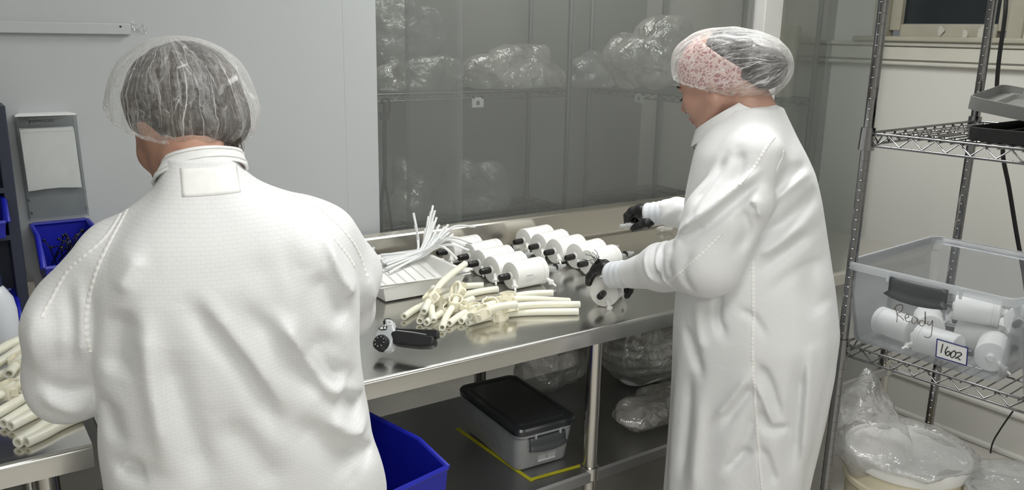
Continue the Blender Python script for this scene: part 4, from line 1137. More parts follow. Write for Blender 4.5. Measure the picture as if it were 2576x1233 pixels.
# face details
def hw(x, y, z): return wH + WS * (wR @ np.array([x, y, z]))
for s in (-1, 1):
    G().tube(smooth_path([hw(s * .014, .0945, .0165), hw(s * .030, .0945, .0215), hw(s * .046, .0845, .0175), hw(s * .052, .076, .012)], 12), [.0014, .0022, .0028, .0030, .0030, .0028, .0026, .0024, .0022, .0019, .0016, .0012, .0008], 6).obj('eyebrow', 'brow_hair', wom, world_space=False, smooth=180)
    lp = smooth_path([hw(s * .0205, .0850, -.0095), hw(s * .032, .0905, -.0125), hw(s * .044, .0835, -.010)], 12)
    G().tube(lp, [.0011] * len(lp), 5).obj('eyelash', 'brow_hair', wom, world_space=False, smooth=180)
    g = G()
    for k in range(9):
        t = k / 8; p = lp[int(t * (len(lp) - 1))]; g.tube([p, p + wR @ np.array([s * .0015 * (t - .3), .0075, -.0035])], .0005, 4)
    tag(g.obj('lash_hairs', 'brow_hair', wom, world_space=False), kind='stuff')
    G().sphere(tuple(hw(s * .0105, .104, -.0455)), (.0036, .0042, .0018), 10, 6).obj('nostril', 'brow_hair', wom, world_space=False, smooth=180)
# hair, head band, cap
wHC = wH + np.array([0, -.008, .026])
def w_hair(P):
    Q_ = (P - wH.astype(np.float32)) @ wR.astype(np.float32)
    d = d_ell(Q_, (0, -.016, .032), (.083, .104, .086))
    d = smin(d, d_ell(P, (0, .055, 1.577), (.070, .052, .052)), .025)
    d = smax(d, P[:, 1] - .195, .01)
    d = smax(d, -(P[:, 2] - 1.480 - (P[:, 1] - .05) * .18), .01)
    return d + crumple(P, .0022, 90, 5, 8)
gown_obj('hair', w_hair, (-.12, -.03, 1.46), (.12, .30, 1.69), .0035, 'hair_dark', wom)
def w_band(P):
    Q_ = (P - wH.astype(np.float32)) @ wR.astype(np.float32)
    d = d_ell(Q_, (0, -.014, .032), (.087, .107, .090))
    d = np.maximum(d, -(d + .006))
    n_ = np.array([.50, -.866]); d = smax(d, -((P[:, 1] - .212) * n_[0] + (P[:, 2] - 1.645) * n_[1]), .004)
    d = smax(d, .075 - P[:, 1], .004)
    d = smax(d, -(P[:, 2] - 1.502 - (P[:, 1] - .10) * .22), .004)
    return d
gown_obj('head_band', w_band, (-.13, -.0, 1.45), (.13, .32, 1.70), .003, 'lace_pink', wom)
net_mat('net_side', (0, .12, 1.56), math.radians(68), see=.89)
def w_net(P):
    d = d_ell(P, (0, .146, 1.586), (.110, .140, .089))
    d = smin(d, d_ell(P, (0, .070, 1.578), (.098, .077, .070)), .03)
    d = smin(d, d_ell(P, (0, .206, 1.573), (.096, .078, .082)), .03)
    th = np.arctan2(P[:, 0], P[:, 1] - .14)
    d = d + .003 * np.sin(th * 21 + 2 * np.sin(P[:, 2] * 34)) * np.clip((1.60 - P[:, 2]) * 12, 0, 1) + crumple(P, .0024, 46, 5, 21)
    return d
wn = np.array([0, -.22, .975]); wn /= np.linalg.norm(wn); wp = np.array([0, .19, 1.524])
V, Q = mesh_field(w_net, (-.15, -.05, 1.44), (.15, .33, 1.71), .003, relax=1)
cq = V[Q].mean(1); keep = ((cq - wp) @ wn) > 0
Qk = Q[keep]; us = np.unique(Qk); mp = np.full(len(V), -1); mp[us] = np.arange(len(us)); Vk = V[us]
net = finish('bouffant_cap', field_mesh('bouffant_cap', Vk, mp[Qk]), 'net_side', wom, world_space=False, smooth=180)
band(net, Vk, wp, wn, np.array([0, .14, 1.513]))
for s in (-1, 1): G().sphere((s * .095, .05, .035), (.05, .135, .037), 14, 8).obj('shoe', 'shoe_dark', wom, world_space=False, smooth=180)
# ------------------------------------------------------------------ things on the work table
TZ = .9
# --- white filter capsule, axis along +x, face with the black cap at the origin
CRD, CLN = .0420, .122
def make_capsule():
    t = empty('filter_capsule')
    XM = Matrix(((0, 0, 1, 0), (0, 1, 0, 0), (-1, 0, 0, 0), (0, 0, 0, 1)))       # local z -> x
    R_ = CRD
    G().lathe([(0, 0), (R_ - .004, 0), (R_ - .001, .0012), (R_, .004), (R_, .100), (R_ - .0008, .1005)], 40, XM).obj('housing', 'white_plastic', t, smooth=30)
    G().lathe([(R_ - .002, .1002), (R_ + .0008, .1012), (R_ + .0008, .1075), (R_ - .0004, .1085), (R_ - .0004, .1095), (R_ + .0006, .1105), (R_ + .0006, .117), (R_ - .003, CLN - .002), (.016, CLN), (.013, CLN + .004), (0, CLN + .004)], 40, XM).obj('end_cap', 'white_plastic', t, smooth=30)
    G().lathe([(.0, -.012), (.0085, -.012), (.0095, -.004), (.0125, -.002), (.0130, .001), (0, .001)], 20, XM).obj('port', 'white_plastic', t, smooth=30)
    G().lathe([(.0, -.0425), (.0068, -.0422), (.0092, -.040), (.0098, -.036), (.0098, -.0275), (.0103, -.027), (.0103, -.006), (.0096, -.005), (0, -.005)], 20, XM).obj('protective_cap', 'black_rubber', t, smooth=30)
    for x, d, nx in ((-.003, (-.42, -.72, -.46), 0), (CLN - .008, (.22, -.86, -.42), 1)):
        p = Vector((x, -.024 if not nx else -.034, -.012 if not nx else -.018)); A = axisM(p, d)
        g = G(); g.lathe([(0, -.006), (.0062, -.006), (.0062, .013), (.0046, .0135), (.0046, .016), (0, .016)], 14, A)
        g.lathe([(0, .0145), (.0074, .0150), (.0078, .017), (.0070, .0235), (.0050, .0255), (0, .0255)], 10, A)
        for k in range(6):
            a = k * PI / 3; g.box((.0074 * math.cos(a), .0074 * math.sin(a), .0195), (.0028, .0028, .0075), M=A, rz=a)
        g.lathe([(0, .025), (.0033, .025), (.0030, .0385), (.0016, .0400), (0, .0400)], 10, A)
        g.obj('vent_valve', 'white_plastic', t, smooth=30)
    e = CLN + .004
    G().lathe([(0, e - .002), (.0125, e - .002), (.0125, e + .010), (.010, e + .012), (0, e + .012)], 20, XM).obj('barb', 'white_plastic', t, smooth=30)
    G().tube([(e + .010 + .0045 * i, .0001 * i, -.0010 * i * i * .09) for i in range(11)], .0098, 16, hollow=.72).obj('hose_tail', 'clear_hose', t, smooth=40)
    zt = G(); zt.lathe([(.0098, e + .050), (.0113, e + .050), (.0113, e + .0535), (.0098, e + .0535)], 20, XM)
    zt.box((e + .0518, .0115, -.006), (.0052, .006, .0065))
    zt.obj('zip_tie', 'black_rubber', t)
    cg = G(); cg.lathe([(0, e + .052), (.0092, e + .053), (.0096, e + .060), (.0060, e + .062), (.0060, e + .066), (.0090, e + .067), (.0090, e + .074), (.0050, e + .076), (.0045, e + .092), (0, e + .092)], 10, XM)
    cg.box((e + .065, .009, 0), (.012, .006, .004)).box((e + .070, -.009, 0), (.008, .006, .004))
    cg.obj('connector', 'clear_hose', t, smooth=30)
    # printed lines on the housing, facing the room
    def strip(x0, x1, a0, a1):
        g = G(); vs = []; fs = []
        for i in range(5):
            a = math.radians(a0 + (a1 - a0) * i / 4)
            for x in (x0, x1): vs.append((x, -(R_ + .0002) * math.cos(a), (R_ + .0002) * math.sin(a)))
        for i in range(4): fs.append((2 * i, 2 * i + 1, 2 * i + 3, 2 * i + 2))
        return vs, fs
    g = G()
    for i, x in enumerate(np.linspace(.030, .052, 8)):
        g.add(*strip(x, x + .0016, 5, 9))
    g.obj('print', 'ink_grey', t)
    g = G()
    for a, x1 in ((0, .070), (-5, .066), (-10, .064), (-15, .060), (-20, .056)): g.add(*strip(.028, x1, a - .6, a + .6))
    g.add(*strip(.036, .044, 29, 30.4))
    g.obj('fine_print', 'knit_cuff', t)
    return t
proto = make_capsule()
ORD = ['nearest', 'second from the front', 'third from the front', 'fourth from the front', 'farthest']
ys1 = [2.004, 2.0904, 2.1768, 2.2632, 2.3496]; px1 = [(1261, 701), (1213, 685), (1181, 667), (1150, 647), (1104, 638)]
px2 = [(1472, 672), (1426, 650), (1373, 637), (1331, 622), (1293, 609)]; ys2 = [2.000, 2.0866, 2.1732, 2.2598, 2.3464]
first = True
for row, (pxs, ys, base_rz) in enumerate(((px1, ys1, .06), (px2, ys2, .12))):
    for k in range(5):
        p = at_y(*pxs[k], ys[k]); p = at_z(*pxs[k], TZ + CRD + .001)
        rz = base_rz + (.02 if k % 2 else -.01)
        M = Matrix.Translation((p[0] + .038 * math.cos(rz), ys[k], TZ + CRD + .0012)) @ Matrix.Rotation(rz, 4, 'Z') @ Matrix.Rotation([.0, .05, -.04, .05, -.05][k], 4, 'X')
        o = proto if first else copy_tree(proto)
        first = False
        o.matrix_basis = M
        lab = ('white capsule with black cap, %s in the row beside the tray' if row == 0 else 'white capsule with black cap, %s in the row nearer the glove') % ORD[k]
        tag(o, lab, 'capsule', 'filter capsules lined up on the steel table')
# the capsule held by the person at the right
c6 = at_z(1519, 737, TZ + CRD + .001)
o = copy_tree(proto); d6 = math.radians(33)
o.matrix_basis = Matrix.Translation(Vector(c6)) @ Matrix.Rotation(d6, 4, 'Z') @ Matrix.Rotation(.55, 4, 'X')
tag(o, 'white filter capsule gripped under the black glove at the table end', 'capsule', 'filter capsules lined up on the steel table')

# --- white ribbed tray
x0, x1, y0, y1 = .985, 1.275, 2.055, 2.375
tr = empty('ribbed_tray', ((x0 + x1) / 2, (y0 + y1) / 2, TZ)); tag(tr, 'white plastic tray with a deep well and a ribbed ramp, beside the left person', 'tray')
zr = .957
stn = [(y0, None), (y0 + .006, zr - .004), (y0 + .022, .905), (y0 + .085, .904), (y0 + .115, .915), (y1 - .03, .943), (y1 - .006, zr - .003), (y1, None)]
vs = []; fs = []
for y, zf in stn:
    if zf is None: row = [(x0, y, zr), (x0 + .008, y, zr), (x0 + .022, y, zr), (x1 - .022, y, zr), (x1 - .008, y, zr), (x1, y, zr)]
    else:
        k = (zr - zf) * .28
        row = [(x0, y, zr), (x0 + .008, y, zr), (x0 + .010 + k, y, zf), (x1 - .010 - k, y, zf), (x1 - .008, y, zr), (x1, y, zr)]
    vs += row
for i in range(len(stn) - 1):
    for j in range(5): fs.append((i * 6 + j, i * 6 + j + 1, i * 6 + j + 7, i * 6 + j + 6))
o = G().add(vs, fs).obj('tray_body', 'tray_plastic', tr, smooth=50)
md = o.modifiers.new('thick', 'SOLIDIFY'); md.thickness = .0032; md.offset = 1
md = o.modifiers.new('bevel', 'BEVEL'); md.width = .004; md.segments = 2; md.limit_method = 'ANGLE'; md.angle_limit = .5
G().tube([(x0, y0, zr), (x1, y0, zr), (x1, y1, zr), (x0, y1, zr)], .0042, 8, closed=True).obj('rim', 'tray_plastic', tr, smooth=60)
for k in range(7):
    xa = x0 + .045 + k * .033
    G().tube([(xa, y0 + .12, .9195), (xa + .004, y1 - .032, .9465)], .0030, 6).obj('rib', 'tray_plastic', tr, smooth=60)
o = G().prism([(x1 - .002, y0 + .015), (x1 + .030, y0 + .030), (x1 + .024, y0 + .042), (x1 - .002, y0 + .05)], zr - .003, zr + .003).obj('corner_spout', 'tray_plastic', tr, bevel=.001)

# --- fan of thin clear tubes lying in the tray
ends = [(1040, 536, 2.70), (1045, 568, 2.66), (1089, 518, 2.74), (1094, 530, 2.72), (1084, 533, 2.73), (1078, 545, 2.72), (1091, 558, 2.72), (1098, 548, 2.75), (1105, 566, 2.72), (1118, 572, 2.74), (1127, 566, 2.76), (1134, 578, 2.76), (1112, 583, 2.72),
        (1196, 570, 2.74), (1188, 612, 2.60), (1150, 652, 2.55), (1170, 618, 2.60), (1180, 630, 2.58), (1122, 592, 2.70), (1108, 600, 2.68), (1130, 585, 2.72), (1100, 590, 2.7), (1088, 575, 2.74), (1076, 566, 2.73), (1070, 575, 2.70), (1140, 590, 2.74)]
for k, (ex, ey, ed) in enumerate(ends):
    side = math.atan2(ex - 1050, 660 - ey) / 1.5           # where the tube sits across the bundle
    s = at_z(948 + 34 * side + random.uniform(-14, 14), 668 + 16 * side + random.uniform(-8, 8), .935); s[1] = min(max(s[1], 2.19), 2.34); s[0] = min(max(s[0], 1.005), 1.24)
    s[2] = .915 + max(0, (s[1] - 2.17)) * .17 + .008 + .005 * (k % 4)
    a = at_d(1044 + 26 * side + random.uniform(-4, 4), 642 + 12 * side + random.uniform(-4, 4), 2.665); a[2] = max(a[2], .964 + .005 * (k % 4))
    e = at_d(ex, ey, ed)
    if ex > 1140: b_ = at_d(.5 * ex + .5 * 1060 + 6, min(ey, 634) + (4 if ey < 600 else -14), ed); m_ = b_
    else: m_ = at_d(1050 + (ex - 1050) * .42 + 10 * side + 5, 640 + (ey - 640) * .42, 2.69)
    pth = smooth_path([s, a, m_, e], 18)
    o = G().tube(pth, .0041, 8, hollow=.6).obj('thin_tube', 'thin_tube', smooth=60)
    lab = {0: 'thin clear tube standing apart at the left of the bundle, curling left', 13: 'thin clear tube bent far right above the capsules', 15: 'thin clear tube drooping lowest over the capsules, below the bundle'}.get(k, 'thin clear tube in the fanned bundle lying in the white tray')
    tag(o, lab, 'tube', 'thin clear tubes fanned out of the tray')
sc_ = at_d(938, 625, 2.5)
o = G().tube([sc_ + np.array([-.02, .0, -.030]), sc_ + np.array([.004, 0, .004])], .004, 8, hollow=.6).obj('thin_tube', 'thin_tube', smooth=60)
tag(o, 'short clear tube end poking out past the left person\'s sleeve', 'tube')

# --- pinch clamp and thick tubing
def clamp_geo(A, roll=0.0):
    """a strip bent into a loop; the tube runs along local x through its two ends"""
    g = G(); T = A @ Matrix.Rotation(roll, 4, 'X') @ Matrix.Scale(1.12, 4)
    path = [(-.019, -.009), (-.021, .0), (-.019, .010), (-.012, .015), (0, .0165), (.012, .0150), (.019, .010), (.021, 0), (.019, -.009), (.012, -.0125), (.004, -.013), (.0015, -.016), (-.0015, -.016), (-.004, -.013), (-.012, -.0125)]
    n = len(path); o_ = []; th = .0015
    for i in range(n):
        a = np.array(path[i - 1]); b = np.array(path[(i + 1) % n]); t = (b - a) / np.linalg.norm(b - a); nn = np.array([t[1], -t[0]])
        o_.append((np.array(path[i]) + nn * th, np.array(path[i]) - nn * th))
    vs = []
    for a, b in o_:
        for q, y in ((a, -.0125), (a, .0125), (b, .0125), (b, -.0125)): vs.append((q[0], y, q[1]))
    fs = []
    for i in range(n):
        p, q = i * 4, ((i + 1) % n) * 4
        for j in range(4): fs.append((p + j, p + (j + 1) % 4, q + (j + 1) % 4, q + j))
    g.add(vs, fs, T)
    for sx in (-.013, .013):
        g.add([(sx - .004, -.007, .0155), (sx + .004, -.007, .0155), (sx, -.007, .026), (sx - .004, .007, .0155), (sx + .004, .007, .0155), (sx, .007, .026)], [(0, 1, 2), (3, 5, 4), (0, 3, 4, 1), (1, 4, 5, 2), (2, 5, 3, 0)], T)
    return g
def thick_tube(path, r, label, group, clamps=(), mname='silicone'):
    pth = smooth_path(path, 15)
    o = G().tube(pth, r, 14, hollow=.58).obj('silicone_tube', mname, smooth=50)
    tag(o, label, 'tube', group)
    for t, roll in clamps:
        i = min(len(pth) - 2, max(1, int(t * (len(pth) - 1)))); d = pth[i + 1] - pth[i - 1]
        z_ = Vector((0, 0, 1)); x_ = Vector(tuple(d)).normalized(); y_ = z_.cross(x_).normalized(); z2 = x_.cross(y_)
        p = pth[i]
        A = Matrix(((x_[0], y_[0], z2[0], p[0]), (x_[1], y_[1], z2[1], p[1]), (x_[2], y_[2], z2[2], p[2]), (0, 0, 0, 1)))
        clamp_geo(A, roll + 1.25).obj('pinch_clamp', 'clamp_plastic', o, smooth=40)
    return o
TR = .0096
def zt(x, y, z): return at_z(x, y, TZ + z)
L1, L2 = TR + .0008, 3 * TR
GP = 'cream tubing with pinch clamps piled on the table'
pile = [
    ([zt(1016, 797, L1), zt(1045, 778, L1), zt(1085, 760, L1), zt(1135, 742, L1)], 'cream tube end lying leftmost of the pile, pointing at the left person', ((.75, .3),)),
    ([zt(1056, 808, L1), zt(1066, 785, L1), zt(1082, 760, L1 + .01), zt(1100, 725, L1 + .02)], 'cream tube whose open end is second from the left along the pile', ()),
    ([zt(1072, 812, L1), zt(1098, 795, L1), zt(1140, 772, L1), zt(1190, 752, L1)], 'cream tube whose open end is third from the left along the pile', ((.55, 1.2),)),
    ([zt(1091, 807, L1 + .004), zt(1086, 785, L2), zt(1085, 760, L2 + .012), zt(1090, 725, L2 + .02)], 'cream tube whose raised open end is fourth from the left along the pile', ()),
    ([zt(1066, 784, L2 + .012), zt(1084, 748, L2 + .026), zt(1118, 705, .075), zt(1170, 664, .085)], 'cream tube with a clamp propped steeply upward above the pile', ((.38, -.3),)),
    ([zt(1112, 825, L1), zt(1124, 795, L1 + .004), zt(1140, 770, L2), zt(1150, 745, L2 + .012), zt(1152, 712, L2 + .035)], 'cream tube with its open end lowest of the pile, nearest the table edge', ((.62, .5), (.9, -.4))),
    ([zt(1130, 814, L1), zt(1158, 794, L1), zt(1195, 775, L1 + .004), zt(1240, 760, L1 + .008)], 'cream tube just right of the lowest tube end of the pile', ((.6, .2),)),
    ([zt(1160, 808, L1), zt(1185, 790, L1 + .002), zt(1215, 776, L1 + .01), zt(1260, 765, L1 + .012)], 'cream tube with a short bare end, second right of the lowest end', ()),
    ([zt(1176, 812, L1), zt(1240, 796, L1), zt(1320, 786, L1), zt(1455, 784, L1)], 'longest cream tube lying along the front of the pile toward the table edge', ((.46, .15),)),
    ([zt(1180, 797, L2), zt(1250, 780, L2), zt(1330, 768, L2), zt(1458, 766, L2 * .75)], 'long cream tube lying on the longest front tube of the pile', ((.52, -.2),)),
    ([zt(1200, 777, L2 + .01), zt(1250, 762, L2 + .012), zt(1310, 752, L2 + .01), zt(1432, 758, L1)], 'cream tube topmost of the right-hand bundle, holding two clamps', ((.20, .9), (.5, .1))),
    ([zt(1216, 718, L1), zt(1185, 719, L1), zt(1150, 722, L1), zt(1105, 735, L1)], 'cream tube poking out at the back of the pile by the tray', ()),
    ([zt(1252, 727, L1), zt(1210, 733, L1), zt(1170, 742, L1 + .004), zt(1130, 758, L1 + .01)], 'cream tube poking out at the back of the pile below the capsules', ()),
    ([zt(1391, 737, L1), zt(1340, 739, L1), zt(1290, 746, L1), zt(1225, 760, L1)], 'cream tube with a square-cut end lying behind the pile beside the nearest capsule', ((.75, .4),)),
    ([zt(1192, 800, L2), zt(1215, 785, L2 + .012), zt(1250, 772, L2 + .02), zt(1300, 766, L2 + .02)], 'short cream tube wedged between the longest tubes of the pile', ((.3, .2),)),
]
for path, lab, cl_ in pile:
    thick_tube(path, TR, lab or 'cream silicone tube in the pile between the tray and the table edge', GP, cl_)
# tubes on the left table
def lt(x, y, z): return at_z(x, y, TZ + z)
left = [([(66, 1112), (110, 1092), (155, 1068), (215, 1042)], L1), ([(44, 1114), (90, 1085), (130, 1055), (175, 1025)], L1), ([(26, 1072), (65, 1052), (105, 1032), (150, 1005)], L1), ([(8, 1066), (45, 1043), (85, 1018), (125, 990)], L1),
        ([(-30, 1052), (15, 1028), (55, 1003), (95, 972)], L1), ([(-40, 1012), (5, 990), (45, 962), (85, 925)], L2), ([(58, 979), (72, 966), (88, 950), (105, 930)], L2), ([(-40, 965), (0, 946), (40, 925), (80, 900)], L2),
        ([(22, 941), (38, 920), (55, 898), (75, 875)], L2 + .016), ([(-45, 935), (-5, 915), (30, 892), (70, 862)], L2 + .014), ([(-60, 905), (-10, 885), (25, 866), (65, 850)], L2 + .02), ([(-60, 1000), (-20, 980), (20, 955), (50, 930)], L1)]
for k, (pts, z) in enumerate(left):
    lab = {0: 'cream tube lying nearest the front edge of the left table', 1: 'second cream tube from the front edge of the left table', 2: 'third cream tube from the front edge of the left table', 3: 'fourth cream tube from the front edge of the left table', 8: 'cream tube with a clamp lying high on the left table pile', 5: 'cream tube with a clamp lying low on the left table pile', 6: 'cream tube with its open end beside the left person\'s elbow', 10: 'cream tube lying topmost on the pile on the left table'}.get(k, 'cream silicone tube in the pile on the left table')
    thick_tube([lt(x, y, z) for x, y in pts], .0105, lab, 'cream tubing piled on the left table', ((.5, .3),) if k in (8, 5) else ())

# --- hand tool with a dial and two black handles, tipped back on the table
nT = np.array([-math.sin(YAW + .42), -math.cos(YAW + .42), .80]); nT /= np.linalg.norm(nT)
p0T = at_z(978, 897, TZ + .002) - nT * .0
tl = empty('fastening_tool', tuple(at_z(1000, 880, TZ))); tag(tl, 'grey and black fastening tool with a dial, lying near the table edge', 'tool')
ax_ = np.cross([0, 0, 1.0], nT); ax_ /= np.linalg.norm(ax_); ay_ = np.cross(nT, ax_)
def tP(x, y, h): return at_plane(x, y, p0T, nT) + nT * h
def slab(poly, h0, h1, name, m, parent=tl, bev=.003, smooth=60):
    a = [tP(x, y, 0) for x, y in poly]; n = len(a)
    vs = [q + nT * h0 for q in a] + [q + nT * h1 for q in a]
    fs = [tuple(range(n)), tuple(range(n, 2 * n))[::-1]] + [(i, n + i, n + (i + 1) % n, (i + 1) % n) for i in range(n)]
    return G().add(vs, fs).obj(name, m, parent, smooth=smooth, bevel=bev, bseg=3, recalc=True)
head_ = slab([(953, 862), (955, 848), (962, 839), (974, 832), (977, 822), (976, 814), (986, 811), (996, 813), (999, 828), (1003, 838), (1008, 846), (1004, 858), (998, 872), (994, 884), (980, 893), (962, 890), (955, 876)], .0, .026, 'tool_head', 'tool_grey', bev=.005)
slab([(964, 838), (970, 832), (987, 831), (984, 840), (972, 841)], .0262, .0272, 'size_window', 'black_rubber', head_, bev=0)
slab([(968, 838), (971, 833), (976, 833), (976, 839)], .0273, .0278, 'window_mark', 'label_white', head_, bev=0)
slab([(978, 838), (979, 833), (984, 833), (983, 838)], .0273, .0278, 'window_mark', 'label_white', head_, bev=0)
slab([(984, 815), (996, 816), (999, 828), (987, 828)], .0262, .0266, 'sticker', 'label_white', head_, bev=0)
slab([(989, 820), (994, 820), (994, 822), (989, 822)], .0267, .0269, 'sticker_print', 'ink_grey', head_, bev=0)
slab([(975, 818), (981, 815), (982, 824), (977, 828)], .010, .0268, 'nose_slot', 'black_rubber', head_, bev=.001)
slab([(976, 812), (985, 809), (995, 810), (995, 813), (977, 817)], .004, .024, 'nose_tip', 'chrome_dull', head_, bev=.001)
slab([(1003, 829), (1010, 833), (1030, 834), (1107, 836), (1109, 839), (1109, 855), (1096, 857), (1060, 846), (1030, 842), (1004, 842)], .004, .020, 'trigger_handle', 'black_grip')
slab([(993, 850), (998, 842), (1012, 841), (1050, 846), (1086, 853), (1099, 854), (1103, 864), (1099, 876), (1090, 880), (1060, 881), (1015, 876), (999, 873), (998, 862)], .0, .027, 'grip_handle', 'black_grip', bev=.006)
slab([(1010, 840.5), (1050, 845), (1084, 851), (1084, 852.5), (1050, 846.8), (1010, 842.3)], .0265, .0272, 'trim_line', 'tool_grey', bev=0)
cD = tP(973.5, 874, .0); AD = axisM(cD, nT)
G().lathe([(0, .02), (.0192, .02), (.0192, .036), (.0150, .041), (0, .041)], 32, AD).obj('dial', 'black_grip', tl, smooth=40)
g = G()
for k in range(8):
    a = k * PI / 4; g.box((.0118 * math.cos(a), .0118 * math.sin(a), .0413), (.0032, .0011, .0006), M=AD, rz=a)
g.obj('dial_ticks', 'label_white', tl)

# --- zip ties held upright in the near glove, connector in the far glove, film by the far wrist
b0 = at_d(1505, 662, 2.37)
zends = [(1464, 652), (1472, 640), (1477, 657), (1483, 636), (1490, 634), (1495, 628), (1500, 640), (1462, 664), (1512, 655), (1508, 645), (1518, 660), (1489, 648)]
for k, (x, y) in enumerate(zends):
    e = at_d(x, y, 2.36 + .01 * (k % 4)); s = b0 + np.array([random.uniform(-.012, .012), random.uniform(-.012, .012), -.022])
    m_ = (s + e) / 2 + np.array([0, 0, .010 + .004 * (k % 3)])
    g = G().tube(smooth_path([s, m_, e], 10), .0009, 5)
    g.box((s * .45 + m_ * .55).tolist(), (.005, .004, .005))
    o = g.obj('zip_tie', 'black_rubber', smooth=60)
    tag(o, 'black zip tie in the bunch held up by the near black glove', 'zip tie', 'black zip ties held in the glove')
cn = empty('hose_connector', tuple(at_d(1580, 570, 2.49))); tag(cn, 'small clear hose connector held in the far black glove', 'connector')
a, b = at_d(1560, 569, 2.485), at_d(1607, 566, 2.515); dA = axisM(a, b - a); Lc = np.linalg.norm(b - a)
G().lathe([(0, 0), (.0058, 0), (.0060, .002), (.0054, .018), (.0054, .020), (0, .020)], 16, dA).obj('tube_end', 'clear_hose', cn, smooth=40)
G().lathe([(0, .019), (.0085, .020), (.0085, .024), (.0060, .025), (.0062, .030), (.0092, .031), (.0092, .036), (.006, .038), (.006, Lc), (0, Lc)], 12, dA).obj('fitting', 'clear_hose', cn, smooth=40)
def bag(name, c, r, label, cat='bag', amp=.012, f=28, seed=1, m='bag_film', h=.012, R=None, extra=None, group=None, flat=None, lumps=0):
    rl_ = np.random.default_rng(seed + 100); c_, r_ = np.asarray(c, float), np.asarray(r, float)
    lob = [(c_ + r_ * rl_.uniform(-.55, .55, 3) * np.array([1, 1, .8]), r_ * rl_.uniform(.42, .72, 3)) for _ in range(lumps)]
    lob += [(c_ - np.array([0, 0, r_[2] * .35]), r_ * np.array([.95, .95, .62]))] if lumps else []
    def fld(P):
        if lumps:
            d = None
            for (lc_, lr_) in lob:
                q = d_ell(P, lc_, lr_); d = q if d is None else smin(d, q, .02)
        else: d = d_ell(P, c, r, R)
        if extra is not None: d = smin(d, extra(P), .03)
        d = d + crumple(P, amp, f, 6, seed) + crumple(P, amp * .35, f * 3, 5, seed + 9)
        if flat is not None: d = np.maximum(d, flat - P[:, 2])
        return d
    e = max(r) + .12
    V, Q = mesh_field(fld, np.asarray(c) - e, np.asarray(c) + e, h, relax=0)
    o = finish(name, field_mesh(name, V, Q), m, None, smooth=180)
    # put the object's origin at the base of the bag
    return tag(o, label, cat, group)
pc = at_z(1672, 576, TZ + .012)
bag('film_pouch', (pc[0], pc[1], TZ + .014), (.045, .030, .012), 'crumpled white film pouch lying on the table under the far wrist', 'pouch', amp=.006, f=90, seed=4, m='bag_film', h=.004, flat=TZ + .001)

# ------------------------------------------------------------------ left edge: bottle, dispenser, bins
bt = empty('wash_bottle', tuple(at_z(4, 885, TZ))); tag(bt, 'translucent white bottle with a navy collar at the left table edge', 'bottle')
bp_ = at_z(4, 885, TZ)
T = Matrix.Translation((bp_[0], bp_[1], TZ))
zc = at_y(4, 692, bp_[1])[2] - TZ
G().lathe([(0, .001), (.040, .001), (.043, .006), (.043, zc - .085), (.038, zc - .055), (.024, zc - .030), (.0175, zc - .022), (.0175, zc - .02), (0, zc - .02)], 32, T).obj('bottle_body', 'bottle_plastic', bt, smooth=40)
G().lathe([(0, zc - .024), (.0195, zc - .024), (.0195, zc + .001), (0, zc + .001)], 24, T).obj('collar', 'navy_cap', bt, smooth=40)
G().lathe([(0, zc), (.013, zc), (.012, zc + .012), (.006, zc + .02), (.004, zc + .04), (0, zc + .04)], 16, T).obj('nozzle', 'white_plastic', bt, smooth=40)
# acrylic dispenser on the partition
ds = empty('acrylic_dispenser', (.26, YP, 1.2)); tag(ds, 'clear acrylic box of white wipes fixed to the grey partition wall', 'dispenser')
yb, yf = YP - .001, YP - .055
A0 = at_y(40, 294, yf); A1 = at_y(193, 286, yf); B0 = at_y(40, 333, yf); B1 = at_y(192, 326, yf); C0_ = at_y(75, 556, yf + .03); C1_ = at_y(224, 548, yf + .03)
xa0, xa1 = (A0[0] + B0[0]) / 2, (A1[0] + B1[0]) / 2; zt_, zm_, zb_ = A0[2], B0[2], C0_[2]
def plate(name, q, th, m, parent=ds):
    vs = [tuple(p) for p in q]; g = G().add(vs, [tuple(range(len(q)))])
    o = g.obj(name, m, parent, smooth=None); md = o.modifiers.new('thick', 'SOLIDIFY'); md.thickness = th; md.offset = 0
    return o
xb0, xb1 = C0_[0], C1_[0]
plate('front_top', [(xa0, yf, zt_), (xa1, yf, zt_), (xa1, yf, zm_), (xa0, yf, zm_)], .003, 'acrylic')
plate('front_slope', [(xa0, yf, zm_), (xa1, yf, zm_), (xb1, yf + .03, zb_), (xb0, yf + .03, zb_)], .003, 'acrylic')
plate('side', [(xa0, yf, zt_), (xa0, yf, zm_), (xb0, yf + .03, zb_), (xb0, yb, zb_), (xa0, yb, zt_)], .003, 'acrylic')
plate('side', [(xa1, yf, zt_), (xa1, yf, zm_), (xb1, yf + .03, zb_), (xb1, yb, zb_), (xa1, yb, zt_)], .003, 'acrylic')
plate('back', [(xa0, yb - .001, zt_), (xa1, yb - .001, zt_), (xb1, yb - .001, zb_), (xb0, yb - .001, zb_)], .002, 'acrylic')
plate('lid', [(xa0, yf, zt_ + .002), (xa1, yf, zt_ + .002), (xa1 - .012, yb, zt_ + .002), (xa0 + .012, yb, zt_ + .002)], .004, 'label_white')
s0 = at_y(150, 480, yf)[2]
t_ = (zm_ - s0) / (zm_ - zb_)
w0_, w1_ = xa0 + (xb0 - xa0) * t_, xa1 + (xb1 - xa1) * t_
wp_ = empty('paper_wipes', (.26, YP - .03, s0)); tag(wp_, 'stack of white wipes filling the clear acrylic box', 'wipes')
g = G(); vs = []
nx_, nz_ = 10, 14
